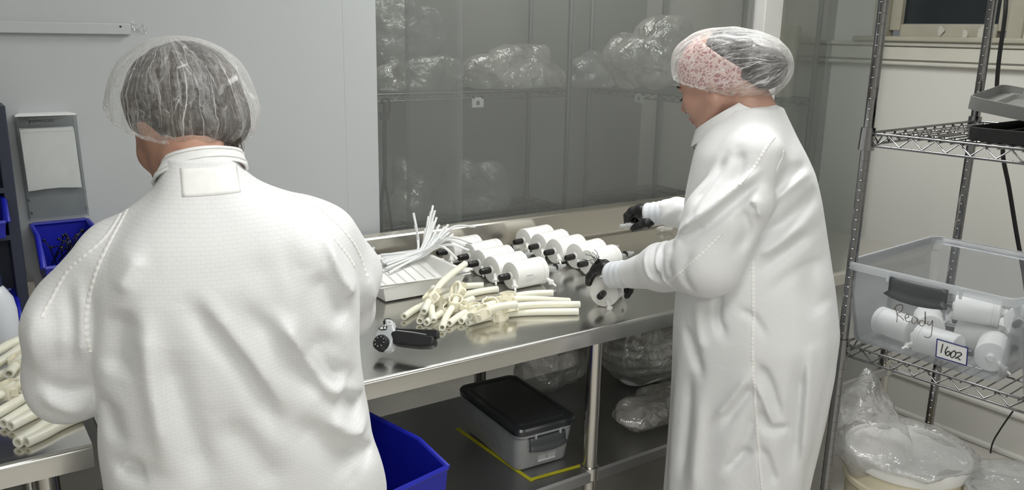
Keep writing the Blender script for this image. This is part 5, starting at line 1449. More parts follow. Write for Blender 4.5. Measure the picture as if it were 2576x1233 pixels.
for lay, off in ((0, .004), (1, .028)):
    for j in range(nz_ + 1):
        tt = j / nz_ * t_
        for i in range(nx_ + 1):
            si = i / nx_; xl = xa0 + (xb0 - xa0) * tt + .007; xr = xa1 + (xb1 - xa1) * tt - .007
            z = zm_ + .006 - (zm_ + .006 - s0) * j / nz_ + (.004 * math.sin(si * PI) * (j / nz_) ** 3) - (.004 if lay == 0 and j == 0 and (i in (0, nx_)) else 0)
            vs.append((xl + (xr - xl) * si, yf + .03 * tt + off + .0015 * math.sin(i * 2.1 + j), z))
k = (nx_ + 1) * (nz_ + 1); fs = []
for l in (0, k):
    for j in range(nz_):
        for i in range(nx_):
            a = l + j * (nx_ + 1) + i; fs.append((a, a + 1, a + nx_ + 2, a + nx_ + 1))
for i in range(nx_): fs.append((i, i + 1, k + i + 1, k + i)); fs.append((nz_ * (nx_ + 1) + i, nz_ * (nx_ + 1) + i + 1, k + nz_ * (nx_ + 1) + i + 1, k + nz_ * (nx_ + 1) + i))
for j in range(nz_):
    a = j * (nx_ + 1); b = a + nx_ + 1; fs.append((a, b, k + b, k + a)); a += nx_; b += nx_; fs.append((a, b, k + b, k + a))
g.add(vs, fs).obj('sheets', 'paper_white', wp_, smooth=50, recalc=True)
# print on the dispenser: a crescent mark and its name
def put_text(body, size, M, m, parent, name='print', ext=.0002):
    cu = bpy.data.curves.new(name, 'FONT'); cu.body = body; cu.size = size; cu.extrude = ext
    o = bpy.data.objects.new('tmp_text', cu); COL.objects.link(o)
    bpy.context.view_layer.update()
    me = bpy.data.meshes.new_from_object(o.evaluated_get(bpy.context.evaluated_depsgraph_get()))
    bpy.data.objects.remove(o)
    me.transform(M)
    return finish(name, me, m, parent, smooth=None)
Mx = lambda p: Matrix(((1, 0, 0, p[0]), (0, 0, -1, p[1]), (0, 1, 0, p[2]), (0, 0, 0, 1)))
q = at_y(79, 308.5, yf - .003)
put_text('BIOPROCESS', .0088, Mx((q[0], yf - .0026, q[2])), 'ink_black', ds)
q2 = at_y(72, 307, yf - .003)
cres = [(math.cos(a) * .0042, math.sin(a) * .0048) for a in np.linspace(-1.5, 1.9, 12)] + [(math.cos(a) * .0042 - .0028, math.sin(a) * .0044 + .0004) for a in np.linspace(1.7, -1.4, 12)]
G().prism(cres, 0, .0004, Mx((q2[0], yf - .0022, q2[2]))).obj('logo_mark', 'ink_black', ds, smooth=None)
g = G()
for (xa, xb, yy, hh_) in ((79, 107, 311.5, .0014), (70, 89, 300, .001), (98, 123, 298.3, .001), (133, 154, 297, .001)):
    a = at_y(xa, yy, yf - .003); b = at_y(xb, yy, yf - .003); g.box(((a[0] + b[0]) / 2, yf - .0022, a[2]), (b[0] - a[0], .0003, hh_))
g.obj('small_print', 'ink_grey', ds)
for (x, y) in ((70, 503), (78, 535), (213, 481), (218, 522)):
    a = at_y(x, y, yf + .025); G().lathe([(0, 0), (.0035, 0), (.0035, .004), (0, .004)], 12, axisM((a[0], a[1] - .008, a[2]), (0, -1, 0))).obj('fixing', 'acrylic', ds)
# blue hopper bins
def hopper(name, c, w_, dp, ht, M0, label, group=None, lip=.45, th=.003, m='blue_plastic', topf=.72):
    """open-front stacking bin: x width, opening toward -y, rim flange; c = bottom back centre"""
    t = empty(name, M=M0 @ Matrix.Translation(Vector(c))); tag(t, label, 'bin', group)
    T_ = M0 @ Matrix.Translation(Vector(c))
    def pl(nm, q, th_=th):
        g = G().add([tuple(T_ @ Vector(p)) for p in q], [tuple(range(len(q)))])
        o = g.obj(nm, m, t, smooth=None); md = o.modifiers.new('thick', 'SOLIDIFY'); md.thickness = th_; md.offset = 0
        md = o.modifiers.new('bevel', 'BEVEL'); md.width = .0008; md.segments = 2
        return o
    h2 = w_ / 2; fl = ht * lip
    prof = [(0, 0), (-dp * .93, 0), (-dp, fl), (-dp * topf, ht), (0, ht)]
    pl('bottom', [(-h2 * .92, 0, 0), (h2 * .92, 0, 0), (h2 * .92, -dp * .93, 0), (-h2 * .92, -dp * .93, 0)])
    pl('back', [(-h2 * .92, 0, 0), (h2 * .92, 0, 0), (h2, 0, ht), (-h2, 0, ht)])
    pl('front', [(-h2 * .92, -dp * .93, 0), (h2 * .92, -dp * .93, 0), (h2, -dp, fl), (-h2, -dp, fl)])
    for s in (-1, 1):
        pl('side', [(s * h2 * (.92 + .08 * z / ht), y, z) for y, z in prof])
        rim = [(s * (h2 + .004), -dp, fl), (s * (h2 + .004), -dp * topf, ht), (s * (h2 + .004), 0, ht)]
        G().tube([tuple(T_ @ Vector(p)) for p in rim], .0062, 6, flat=(1, .7)).obj('rim', m, t, smooth=50)
    G().tube([tuple(T_ @ Vector(p)) for p in ((-h2, -dp, fl), (h2, -dp, fl))], .006, 6).obj('rim', m, t, smooth=50)
    G().tube([tuple(T_ @ Vector(p)) for p in ((-h2, 0, ht), (h2, 0, ht))], .006, 6).obj('rim', m, t, smooth=50)
    return t
bl = at_y(76, 556, YP - .03); br = at_y(224, 548, YP - .03); bz = at_y(100, 690, YP - .06)[2]
wB = br[0] - bl[0] - .012
hopper('hopper_bin', ((bl[0] + br[0]) / 2, YP - .012, bz - .01), wB, .19, bl[2] - bz - .004, Matrix.Identity(4), 'blue hopper bin of black zip ties hung below the acrylic box')
for k in range(22):
    bx, by = (bl[0] + br[0]) / 2 + random.uniform(-.045, .045), YP - .03 - random.uniform(.0, .10)
    z0 = bz + .02 + random.uniform(0, .05); a = random.uniform(0, 2 * PI)
    s = np.array([bx, by, z0]); e = s + np.array([math.cos(a) * .045, math.sin(a) * .03, random.uniform(.02, .07)])
    e[0] = np.clip(e[0], bl[0] + .02, br[0] - .02); e[1] = min(e[1], YP - .025)
    g = G().tube(smooth_path([s, (s + e) / 2 + np.array([0, -.01, .012]), e], 8), .0016, 5).sphere(tuple(e), .004, 8, 5)
    tag(g.obj('zip_tie', 'black_rubber', smooth=60), 'black zip tie in the tangle inside the blue hopper bin', 'zip tie', 'black zip ties in the hopper bin')
# dark bin cabinet at the far left with small blue bins
xe_ = at_y(2, 270, 2.36)[0]; xe2 = at_y(68, 700, 2.36)[0]; xe_ = (xe_ + xe2) / 2
cb = empty('bin_cabinet', (xe_ - .2, 2.4, TZ)); tag(cb, 'dark navy cabinet of small blue bins at the left edge of the bench', 'cabinet')
zc1 = at_y(0, 262, 2.36)[2]
G().box((xe_ - .0125, 2.345, (TZ + zc1) / 2 + .001), (.025, .10, zc1 - TZ)).obj('upright', 'navy_metal', cb, bevel=.002)
G().box((xe_ - .52, 2.345, (TZ + zc1) / 2 + .001), (.025, .10, zc1 - TZ)).obj('upright', 'navy_metal', cb, bevel=.002)
G().box((xe_ - .27, 2.389, (TZ + zc1) / 2 + .001), (.5, .012, zc1 - TZ)).obj('back_panel', 'navy_metal', cb)
hz = [at_y(20, 592, 2.335)[2], at_y(10, 475, 2.335)[2], at_y(30, 706, 2.335)[2]]
for z in (TZ + .006, hz[0], hz[1], zc1 - .006):
    G().box((xe_ - .27, 2.34, z + .002), (.5, .09, .012)).obj('shelf', 'navy_metal', cb, bevel=.001)
for k, z in enumerate((hz[0] + .007, TZ + .013)):
    for j in range(2):
        hopper('small_bin', (xe_ - .028 - .062 - j * .135, 2.380, z + .003), .118, .125, .085, Matrix.Identity(4), 'small blue bin on the %s shelf of the navy cabinet, %s the upright' % (('upper', 'lower')[k], ('next to', 'second from')[j]), 'small blue bins in the navy cabinet')
# ------------------------------------------------------------------ clear bins
def strokes(lines, M, r, m, parent, name, flat=(1, .35)):
    g = G()
    for ln in lines:
        P_ = smooth_path([(x, y, 0) for x, y in ln], 8 * (len(ln) - 1)) if len(ln) > 2 else [np.array([x, y, 0.]) for x, y in ln]
        g.tube([np.array(M @ Vector(tuple(p))) for p in P_], r, 6)
    return g.obj(name, m, parent, smooth=60)
def rrect(w_, l_, r, n=5):
    pts = []
    for cx, cy, a0 in ((w_ / 2 - r, l_ / 2 - r, 0), (-w_ / 2 + r, l_ / 2 - r, PI / 2), (-w_ / 2 + r, -l_ / 2 + r, PI), (w_ / 2 - r, -l_ / 2 + r, 1.5 * PI)):
        for k in range(n + 1):
            a = a0 + PI / 2 * k / n; pts.append((cx + r * math.cos(a), cy + r * math.sin(a)))
    return pts
def loft(secs, close0=True, close1=False):
    """secs: list of (poly, z)"""
    n = len(secs[0][0]); vs = []; fs = []
    for poly, z in secs: vs += [(x, y, z) for x, y in poly]
    for i in range(len(secs) - 1):
        for j in range(n): fs.append((i * n + j, i * n + (j + 1) % n, (i + 1) * n + (j + 1) % n, (i + 1) * n + j))
    if close0: fs.append(tuple(range(n))[::-1])
    if close1: fs.append(tuple(range((len(secs) - 1) * n, len(secs) * n)))
    return vs, fs
def clear_bin(name, M, w_, l_, h_, label, tp=.86, wall=.0022, cat='bin', film='bin_clear'):
    """local x = width (front face at -y), z up, origin bottom centre"""
    t = empty(name, M=M); tag(t, label, cat)
    vs, fs = loft([(rrect(w_ * tp, l_ * tp, .02), .004), (rrect(w_ * tp + .008, l_ * tp + .008, .024), .012), (rrect(w_ * (tp + (1 - tp) * .85), l_ * (tp + (1 - tp) * .85), .028), h_ * .80), (rrect(w_ - .014, l_ - .014, .03), h_ * .82), (rrect(w_ - .012, l_ - .012, .03), h_ - .002)])
    o = G().add(vs, fs, M).obj('bin_body', film, t, smooth=40); md = o.modifiers.new('thick', 'SOLIDIFY'); md.thickness = wall; md.offset = -1
    g = G(); vs, fs = loft([(rrect(w_ - .013, l_ - .013, .03), h_ - .022), (rrect(w_, l_, .034), h_ - .020), (rrect(w_ + .004, l_ + .004, .036), h_ - .004), (rrect(w_, l_, .034), h_), (rrect(w_ - .011, l_ - .011, .03), h_)], close0=False)
    g.add(vs, fs, M); o = g.obj('rim', 'bin_rim', t, smooth=50)
    # bosses on the rim where the latch hooks in
    for sx in (-.21, .21):
        G().box((sx * w_, -l_ / 2 - .003, h_ - .014), (.006, .006, .026), M=M).obj('rim_rib', 'bin_rim', t, bevel=.001)
    return t
def latch(t, M, w_, y, z, hh, m='dark_plastic'):
    """curved flip-up handle with a flared lower lip"""
    prof = [(0, .002), (-.008, .000), (-.012, -.010), (-.010, -hh * .55), (-.012, -hh * .82), (-.024, -hh)]
    vs = []; fs = []; n = 11
    for i in range(n):
        s = i / (n - 1) * 2 - 1; bow = 1 - .16 * s * s
        for (a, b) in prof: vs.append((s * w_ / 2 * (1.0 + .10 * (b < -hh * .9)), y + a * (1 - .35 * abs(s) ** 3), z + b * bow))
    k = len(prof)
    for i in range(n - 1):
        for j in range(k - 1): fs.append((i * k + j, i * k + j + 1, (i + 1) * k + j + 1, (i + 1) * k + j))
    o = G().add(vs, fs, M).obj('latch', m, t, smooth=60); md = o.modifiers.new('thick', 'SOLIDIFY'); md.thickness = .003; md.offset = 0
    return o

# bin with a dark lid on the lower shelf of the table
q = [at_z(1166, 1086, SZ), at_z(1311, 1186, SZ), at_z(1431, 1151, SZ)]
ux = q[2] - q[1]; ang = math.atan2(ux[1], ux[0]); wU = np.linalg.norm(ux) / .86 + .004; lU = np.linalg.norm(q[0] - q[1]) / .86
cen = (q[1] + q[2]) / 2 + (q[0] - q[1]) / 2
hU = at_y(1313, 1085, q[1][1] - .012)[2] - SZ
MU = Matrix.Translation((cen[0], cen[1], SZ + .0005)) @ Matrix.Rotation(ang, 4, 'Z')
ub = clear_bin('storage_bin', MU, wU, lU, hU, 'small clear storage bin with a dark lid on the table\'s lower shelf', film='bin_frost')
vs, fs = loft([(rrect(wU + .012, lU + .012, .03), hU - .010), (rrect(wU + .014, lU + .014, .03), hU + .004), (rrect(wU + .006, lU + .006, .028), hU + .010), (rrect(wU - .012, lU - .012, .022), hU + .010), (rrect(wU - .018, lU - .018, .02), hU + .006), (rrect(wU - .034, lU - .05, .018), hU + .006), (rrect(wU - .042, lU - .06, .016), hU + .010)], close0=False, close1=True)
G().add(vs, fs, MU).obj('lid', 'lid_dark', ub, smooth=35)
latch(ub, MU, wU * .62, -lU / 2 * .97, hU * .80, hU * .27)
G().box((.012, -lU * .86 / 2 - .0055, .028), (wU * .30, .0006, .020), M=MU).obj('sticker', 'label_white', ub)
G().box((.012, -lU * .86 / 2 - .0060, .028), (.003, .0004, .008), M=MU).obj('sticker_mark', 'ink_black', ub)
bag('clear_bag', tuple(MU @ Vector((-.005, -.01, .055))), (.055, .105, .040), 'crumpled clear bag packed inside the small dark-lidded bin', amp=.007, f=45, seed=12, m='bag_thin', h=.008)

# blue bin standing left of it, seen from inside
A_ = at_d(938, 1050, 2.02); B_ = at_z(1052, 1108, A_[2]); C_ = at_d(1077, 1200, 1.815)
dirv = np.array([B_[0] - A_[0], B_[1] - A_[1], 0]); dirv /= np.linalg.norm(dirv)
nrm = np.array([-dirv[1], dirv[0], 0]); nrm = -nrm if nrm[0] > 0 else nrm           # toward the bin's inside (left)
back = A_ - dirv * .06
wbin = .20; c_ = back + nrm * (wbin / 2); hb = A_[2] - SZ
MB = Matrix(((-nrm[0], -dirv[0], 0, c_[0]), (-nrm[1], -dirv[1], 0, c_[1]), (0, 0, 1, SZ + .001), (0, 0, 0, 1)))
dp = float(np.dot(C_ - back, dirv))
hopper('stacking_bin', (0, 0, 0), wbin, dp, hb, MB, 'large deep blue stacking bin on the lower shelf beside the left person', lip=max(.25, (C_[2] - SZ) / hb), th=.004, topf=float(np.dot(B_ - back, dirv)) / dp)

# ------------------------------------------------------------------ chrome wire rack at the right
RA = .08
RX, RY = 1.93, 1.237
ex = np.array([math.cos(RA), math.sin(RA), 0]); ey = np.array([math.sin(RA), -math.cos(RA), 0])
RW, RL = .604, 1.25
def rp(a, b, z): return np.array([RX, RY, 0]) + ex * a + ey * b + np.array([0, 0, z])
ZU, ZL = 1.424, .868
rk = empty('wire_rack', tuple(rp(.28, .6, 0))); tag(rk, 'chrome wire rack with grooved posts at the right edge', 'rack')
def post(parent, p, h, m, grooves=True, r=.0127):
    if grooves:
        prof = [(0, 0), (r * 1.1, 0), (r * 1.1, .03), (r, .032)]; z = .06
        while z < h - .02:
            prof += [(r, z), (r + .0005, z + .0004), (r + .0005, z + .0018), (r, z + .0022)]; z += .0254
        prof += [(r, h), (0, h)]
    else: prof = [(0, 0), (r, 0), (r, h), (0, h)]
    return G().lathe(prof, 18 if grooves else 12, Matrix.Translation(tuple(p))).obj('post', m, parent, smooth=30)
def wire_shelf(parent, P, wa, lb, z, m, pitch=.0254, zig=.056, rr=.0032, stuff=True, collars=True):
    """P(a, b, z) maps shelf axes to the room; deck wires run along a"""
    top = [P(0, 0, z), P(wa, 0, z), P(wa, lb, z), P(0, lb, z)]
    g = G()
    for i in range(4): g.tube([top[i], top[(i + 1) % 4]], rr, 8)
    for i in range(4): g.tube([top[i] - np.array([0, 0, .030]), top[(i + 1) % 4] - np.array([0, 0, .030])], rr, 8)
    sh_ = g.obj('shelf', m, parent, smooth=60)
    g = G()
    for i in range(4):
        a, b = top[i], top[(i + 1) % 4]; L_ = np.linalg.norm(b - a); n = max(2, int(round(L_ / (zig / 2)))); pts = []
        for k in range(n + 1): pts.append(a + (b - a) * k / n - np.array([0, 0, .003 if k % 2 else .027]))
        g.tube(pts, rr * .75, 6)
    tag(g.obj('truss', m, sh_, smooth=60), kind='stuff')
    g = G(); n = int(lb / pitch)
    for k in range(1, n): g.tube([P(-.004, lb * k / n, z - .0045), P(wa + .004, lb * k / n, z - .0045)], rr * .62, 6)
    for s in (.22, .5, .78): g.tube([P(wa * s, 0, z - .008), P(wa * s, lb, z - .008)], rr * .8, 6)
    tag(g.obj('deck_wires', m, sh_, smooth=60), kind='stuff')
    if collars:
        for a, b in ((0, 0), (wa, 0), (wa, lb), (0, lb)):
            c = P(a, b, z - .042)
            G().lathe([(.0128, 0), (.0195, 0), (.0175, .056), (.0128, .056)], 18, Matrix.Translation(tuple(c))).obj('collar', m, sh_, smooth=30)
for a, b in ((0, 0), (RW, 0), (RW, RL), (0, RL)): post(rk, rp(a, b, 0), 2.1, 'chrome')
for z in (ZU, ZL): wire_shelf(rk, rp, RW, RL, z, 'chrome')
# stacked bin lids on the upper shelf
def lid(name, M, w_, l_, m, label):
    t = empty(name, M=M); tag(t, label, 'cover')
    vs, fs = loft([(rrect(w_, l_, .03), .0), (rrect(w_ + .004, l_ + .004, .032), .030), (rrect(w_ - .002, l_ - .002, .03), .031), (rrect(w_ - .006, l_ - .006, .028), .010), (rrect(w_ - .06, l_ - .06, .03), .010), (rrect(w_ - .066, l_ - .066, .03), .018), (rrect(w_ - .085, l_ - .085, .03), .018), (rrect(w_ - .10, l_ - .10, .03), .008)], close0=True, close1=True)
    G().add(vs, fs, M).obj('shell', m, t, smooth=35)
    for sx, sy in ((-1, 1), (1, 1), (-1, -1), (1, -1)):
        G().box((sx * (w_ / 2 - .02), sy * (l_ / 2 - .06), .017), (.03, .010, .014), M=M).obj('clip_tab', m, t, bevel=.002)
    return t
lc = at_z(2462, 346, ZU + .012)
Mr = Matrix(((ex[0], ey[0], 0, 0), (ex[1], ey[1], 0, 0), (0, 0, 1, 0), (0, 0, 0, 1)))
def rloc(p): q_ = np.asarray(p) - np.array([RX, RY, 0]); return np.array([q_ @ ex, q_ @ ey, p[2]])
k_ = rloc(lc)
MLb = Matrix.Translation(tuple(rp(k_[0] + .175, k_[1] + .205, ZU + .005))) @ Mr
lid('bin_cover', MLb, .38, .46, 'lid_black', 'black bin lid lying flat on the upper rack shelf')
lg = at_d(2452, 263, np.dot(lc - CC, CF) + .03)
kg = rloc(lg) - np.array([.02, .02, 0])
MLg = Matrix.Translation(tuple(rp(kg[0], kg[1], kg[2] + .016))) @ Mr @ Matrix.Rotation(math.radians(-12), 4, 'Z') @ Matrix.Rotation(math.radians(-9), 4, 'X') @ Matrix.Rotation(math.radians(-2), 4, 'Y') @ Matrix.Translation((.21, .26, -.026))
lid('bin_cover', MLg, .40, .50, 'lid_grey', 'grey bin lid tilted on top of the black lid')
# power cord hanging behind the rack
o = G().tube(smooth_path([at_d(2528, 330, 2.42), at_d(2523, 390, 2.44), at_d(2538, 470, 2.46), at_d(2556, 580, 2.48), at_d(2580, 720, 2.5), at_d(2600, 900, 2.5), at_d(2610, 1100, 2.5)], 30), .0062, 8).obj('power_cord', 'cable_black', smooth=60)
tag(o, 'thick black cord hanging down behind the chrome rack', 'cord')
o = G().tube(smooth_path([at_d(2535, -60, 2.36), at_d(2531, 0, 2.36), at_d(2527, 50, 2.37), at_d(2512, 160, 2.42), at_d(2505, 260, 2.46)], 20), .006, 8).obj('power_cord', 'cable_black', smooth=60)
tag(o, 'thin black cord running beside the upper rear post of the rack', 'cord')
o = G().tube(smooth_path([at_x(2548, 1035, 3.40), at_x(2520, 1075, 3.44), at_x(2497, 1115, 3.46), at_x(2488, 1160, 3.46), at_x(2475, 1190, 3.44), at_x(2462, 1240, 3.40)], 30), .0035, 6).obj('wall_cable', 'cable_black', smooth=60)
tag(o, 'thin brown cable trailing down along the baseboard', 'cable')

# --- clear bin of finished capsules on the lower rack shelf
BZ = ZL + .008
pL = at_z(2143, 858, BZ); pR = at_z(2505, 968, BZ)
kL, kR = rloc(pL), rloc(pR)
wBn = (kR[1] - kL[1]) / .86; lBn = .50
hBn = rloc(at_plane(2160, 660, rp(kL[0] - .02, 0, 0), ex))[2] - BZ
MBn = Matrix.Translation(tuple(rp((kL[0] + kR[0]) / 2 + lBn * .43, (kL[1] + kR[1]) / 2, BZ))) @ Matrix(((ey[0], ex[0], 0, 0), (ey[1], ex[1], 0, 0), (0, 0, 1, 0), (0, 0, 0, 1)))
big = clear_bin('storage_bin', MBn, wBn, lBn, hBn, 'large clear bin of finished capsules marked Ready on the rack')
latch(big, MBn @ Matrix.Translation((-.012, 0, 0)), wBn * .34, -lBn / 2 * .98, hBn * .935, hBn * .23)
yF = lambda z: -(lBn * (.86 + .14 * .85 * (z / (hBn * .8))) / 2) - .0022
def face(x, z):
    """front face of the bin: x along, z up -> local matrix"""
    s = (yF(hBn * .7) - yF(0.02)) / (hBn * .7 - .02)
    return MBn @ Matrix(((1, 0, 0, x), (0, s, -1, yF(z) - .0006), (0, 1, 0, z), (0, 0, 0, 1)))
def fpos(px, py):
    o0 = np.array(MBn @ Vector((0, yF(hBn * .4), hBn * .4))); nn = -np.array((MBn.to_3x3() @ Vector((0, 1, 0)))[:])
    p = at_plane(px, py, o0, nn); q_ = MBn.inverted() @ Vector(tuple(p)); return q_[0], q_[2]
def fs_(lines): return [[fpos(x, y) for x, y in ln] for ln in lines]
ready = [[(2255, 772), (2259, 792), (2256, 811)], [(2252, 776), (2262, 766), (2275, 767), (2271, 781), (2259, 789), (2268, 797), (2276, 806)], [(2279, 800), (2288, 797), (2286, 789), (2279, 796), (2282, 808), (2292, 808)],
         [(2309, 800), (2300, 797), (2295, 808), (2301, 814), (2309, 806), (2310, 800), (2311, 815)], [(2327, 808), (2318, 806), (2314, 814), (2320, 820), (2328, 812), (2332, 782), (2330, 815)], [(2337, 807), (2336, 815), (2341, 818), (2346, 810), (2349, 806), (2346, 826), (2341, 846), (2331, 850), (2324, 846)]]
Mf0 = face(0, 0)
def on_face(lines, r, m, nm, parent, off=.0):
    g = G()
    for ln in lines:
        P_ = smooth_path([(x, z, 0) for x, z in ln], 8 * (len(ln) - 1)) if len(ln) > 2 else [(x, z, 0) for x, z in ln]
        g.tube([np.array(MBn @ Vector((p[0], yF(p[1]) - .0006 - off, p[1]))) for p in P_], r, 6)
    return g.obj(nm, m, parent, smooth=60)
on_face(fs_(ready), .0009, 'ink_brown', 'marker_writing', big)
lb4 = [fpos(*p) for p in ((2357, 853), (2434, 876), (2427, 922), (2350, 899))]
vs = [tuple(MBn @ Vector((x, yF(z) - .0008, z))) for x, z in lb4]
o = G().add(vs, [(0, 1, 2, 3)]).obj('paper_label', 'label_white', big, smooth=None); md = o.modifiers.new('thick', 'SOLIDIFY'); md.thickness = .0004; md.offset = 0
on_face([[lb4[i], lb4[(i + 1) % 4]] for i in range(4)], .0014, 'ink_blue', 'label_border', o, .0006)
n1602 = [[(2371, 866), (2364, 889)], [(2383, 873), (2376, 884), (2376, 893), (2382, 896), (2388, 889), (2383, 885), (2377, 890)], [(2400, 883), (2392, 888), (2388, 898), (2394, 901), (2402, 893), (2401, 884)], [(2404, 889), (2413, 888), (2417, 893), (2408, 899), (2400, 903)], [(2400, 903), (2406, 902), (2413, 908)]]
on_face(fs_(n1602), .0012, 'ink_black', 'handwriting', o, .0012)
# capsules inside the bin
def cap_bin(x, y, z, yaw, tilt, roll, label, bare=False):
    """bin axes; x along the front, y inward"""
    o = copy_tree(proto, skip=('hose_tail', 'zip_tie', 'connector', 'fine_print') + (('protective_cap',) if bare else ()))
    o.matrix_basis = MBn @ Matrix.Translation((x, y, z)) @ Matrix.Rotation(yaw, 4, 'Z') @ Matrix.Rotation(tilt, 4, 'Y') @ Matrix.Rotation(roll, 4, 'X') @ Matrix.Scale(CS, 4) @ Matrix.Translation((-CLN / 2, 0, 0))
    return tag(o, label, 'capsule', 'finished capsules in the clear bin')
fl_ = .0085 + CRD * .86
CS = .86; yi = -lBn * .43 + CRD * CS + .005
cap_bin(-.112, yi + .048, fl_, PI - .18, 0, .6, 'white capsule lying under the word Ready at the left of the bin')
cap_bin(.018, yi + .002, fl_, PI - .05, 0, 2.4, 'white capsule lying behind the 1602 label in the bin')
cap_bin(.126, yi + .058, fl_, PI / 2 + .30, 0, .0, 'white capsule showing its bare end face beside the 1602 label', True)
cap_bin(-.068, yi + .140, fl_, PI / 2 + .5, .0, 1.0, 'white capsule half hidden behind the capsule under Ready')
cap_bin(.058, yi + .152, fl_, .05, .0, 2.0, 'white capsule lying in the middle of the bin behind the label')
cap_bin(.150, yi + .185, fl_, PI / 2, 0, .4, 'white capsule at the right end of the bin by the second bin')
cap_bin(.045, yi + .240, fl_, .3, 0, .4, 'white capsule deep in the bin behind the grey latch')
cap_bin(.052, yi + .125, fl_ + .074, .35, 0, 1.2, 'white capsule lying on top of the others right of the latch')
cap_bin(.155, yi + .150, fl_ + .075, PI / 2 + .1, .0, 0, 'white capsule topmost of the pile at the right end of the bin')

# --- second clear bin beside it
M2 = MBn @ Matrix.Translation((wBn + .012, -.04, 0))
b2 = clear_bin('storage_bin', M2, wBn, lBn, hBn * .98, 'frosted clear bin cut off by the right edge, beside the Ready bin')

# --- round buckets with bagged lids under the rack
def bucket(name, c, r, z, label, m='cream_plastic'):
    t = empty(name, (c[0], c[1], 0)); tag(t, label, 'bucket')
    T_ = Matrix.Translation((c[0], c[1], 0))
    G().lathe([(0, .001), (r * .84, .001), (r * .86, .01), (r * .92, z - .10), (r * .97, z - .098), (r * .97, z - .085), (r * .93, z - .082), (r * .94, z - .03), (0, z - .03)], 48, T_).obj('bucket_body', m, t, smooth=35)
    G().lathe([(r * .95, z - .034), (r * .99, z - .036), (r, z - .030), (r, z - .004), (r * .985, z), (r * .93, z), (r * .91, z - .008), (.0, z - .008)], 56, T_).obj('lid', 'tray_plastic', t, smooth=35)
    return t
bkc = at_z(2283, 1128, .50)
bucket('lidded_bucket', bkc, .172, .50, 'cream bucket with a white lid under a clear bag below the rack')
bk2 = at_z(2592, 1240, .47)
bucket('lidded_bucket', bk2, .16, .47, 'second white-lidded bucket cut off by the bottom right corner')
def neck(P):
    return d_chain(P, [(bkc[0] - .09, bkc[1] + .06, .52), (bkc[0] - .13, bkc[1] + .07, .62), (bkc[0] - .15, bkc[1] + .06, .74)], [.11, .075, .03], .03)
bag('clear_bag', (bkc[0], bkc[1], .505), (.195, .195, .028), 'clear film bag pulled over the bucket below the rack, bunched upward at the left', amp=.012, f=24, seed=31, m='bag_thin', h=.010, extra=neck)
bag('clear_bag', (bk2[0], bk2[1], .475), (.185, .185, .026), 'clear film bag over the bucket in the bottom right corner', amp=.010, f=24, seed=32, m='bag_thin', h=.010)

# ------------------------------------------------------------------ bags under the table
g = G()
lbx = at_y(1590, 990, 2.12)
b4 = bag('tubing_bag', (at_y(1620, 1010, 2.03)[0], 2.03, SZ + .135), (.20, .14, .14), 'big clear bag of coiled tubing on the lower shelf right of the table leg', amp=.014, f=26, seed=41, h=.010, flat=SZ + .001)
bag('tubing_bag', (at_y(1640, 1080, 1.77)[0], 1.77, SZ + .055), (.15, .10, .055), 'flattened clear bag lying in front on the lower shelf by the person in profile', amp=.014, f=32, seed=42, h=.009, lumps=5, flat=SZ + .001)
bag('tubing_bag', (at_y(1385, 950, 2.15)[0], 2.15, SZ + .13), (.16, .085, .14), 'crumpled clear bag standing behind the dark-lidded bin', amp=.014, f=28, seed=43, m='bag_thin', h=.010, lumps=7, flat=SZ + .001)
for k in range(7):
    zc_ = SZ + .03 + k * .034; cx_ = at_y(1620, 1010, 2.02)[0]
    rsc = math.sqrt(max(.2, 1 - ((k - 3) / 4.4) ** 2)); pts = [(cx_ + rsc * (.135 - .006 * (k % 3)) * math.cos(a), 2.03 + rsc * (.090 - .006 * (k % 2)) * math.sin(a), zc_ + .006 * math.sin(a * 3 + k)) for a in np.linspace(0, 2 * PI, 29)[:-1]]
    o = G().tube(pts, .012, 8, closed=True).obj('tubing_coil', 'thin_tube', smooth=60)
    tag(o, 'coil of pale tubing inside the big clear bag under the table', 'tubing', 'tubing coils in the bag under the table')
# box with a shipping label behind the leg
bx = empty('carton', (at_y(1580, 900, 2.3)[0], 2.38, 0)); tag(bx, 'grey carton with a white shipping label under the table top', 'box')
cA = at_y(1512, 868, 2.30); cB = at_y(1690, 868, 2.30)
G().box(((cA[0] + cB[0]) / 2, 2.381, .42), (cB[0] - cA[0], .16, .838)).obj('carton_body', 'box_card', bx, bevel=.004)
l0 = at_y(1519, 872, 2.3); l1 = at_y(1607, 918, 2.3)
lbw, lbh = l1[0] - l0[0], l0[2] - l1[2]
sl = G().box(((l0[0] + l1[0]) / 2, 2.3005, (l0[2] + l1[2]) / 2), (lbw, .0008, lbh)).obj('shipping_label', 'label_white', bx)
g = G()
for (a, b, c, d) in ((.04, .10, .55, .80), (.12, .22, .30, .85), (.02, .09, .10, .22), (.60, .69, .12, .30), (.74, .84, .10, .42), (.72, .82, .50, .85), (.88, .97, .10, .45), (.30, .315, .08, .95), (.12, .2, .9, .98)):
    g.box((l0[0] + lbw * (a + b) / 2, 2.2998, l1[2] + lbh * (c + d) / 2), (lbw * (b - a), .0005, lbh * (d - c)))
g.obj('label_print', 'ink_black', sl)
y0_ = at_y(1613, 868, 2.3); y1_ = at_y(1625, 918, 2.3)
G().box(((y0_[0] + y1_[0]) / 2, 2.3005, (y0_[2] + y1_[2]) / 2), (.017, .0008, y0_[2] - y1_[2])).obj('yellow_tab', 'tape_yellow', bx)

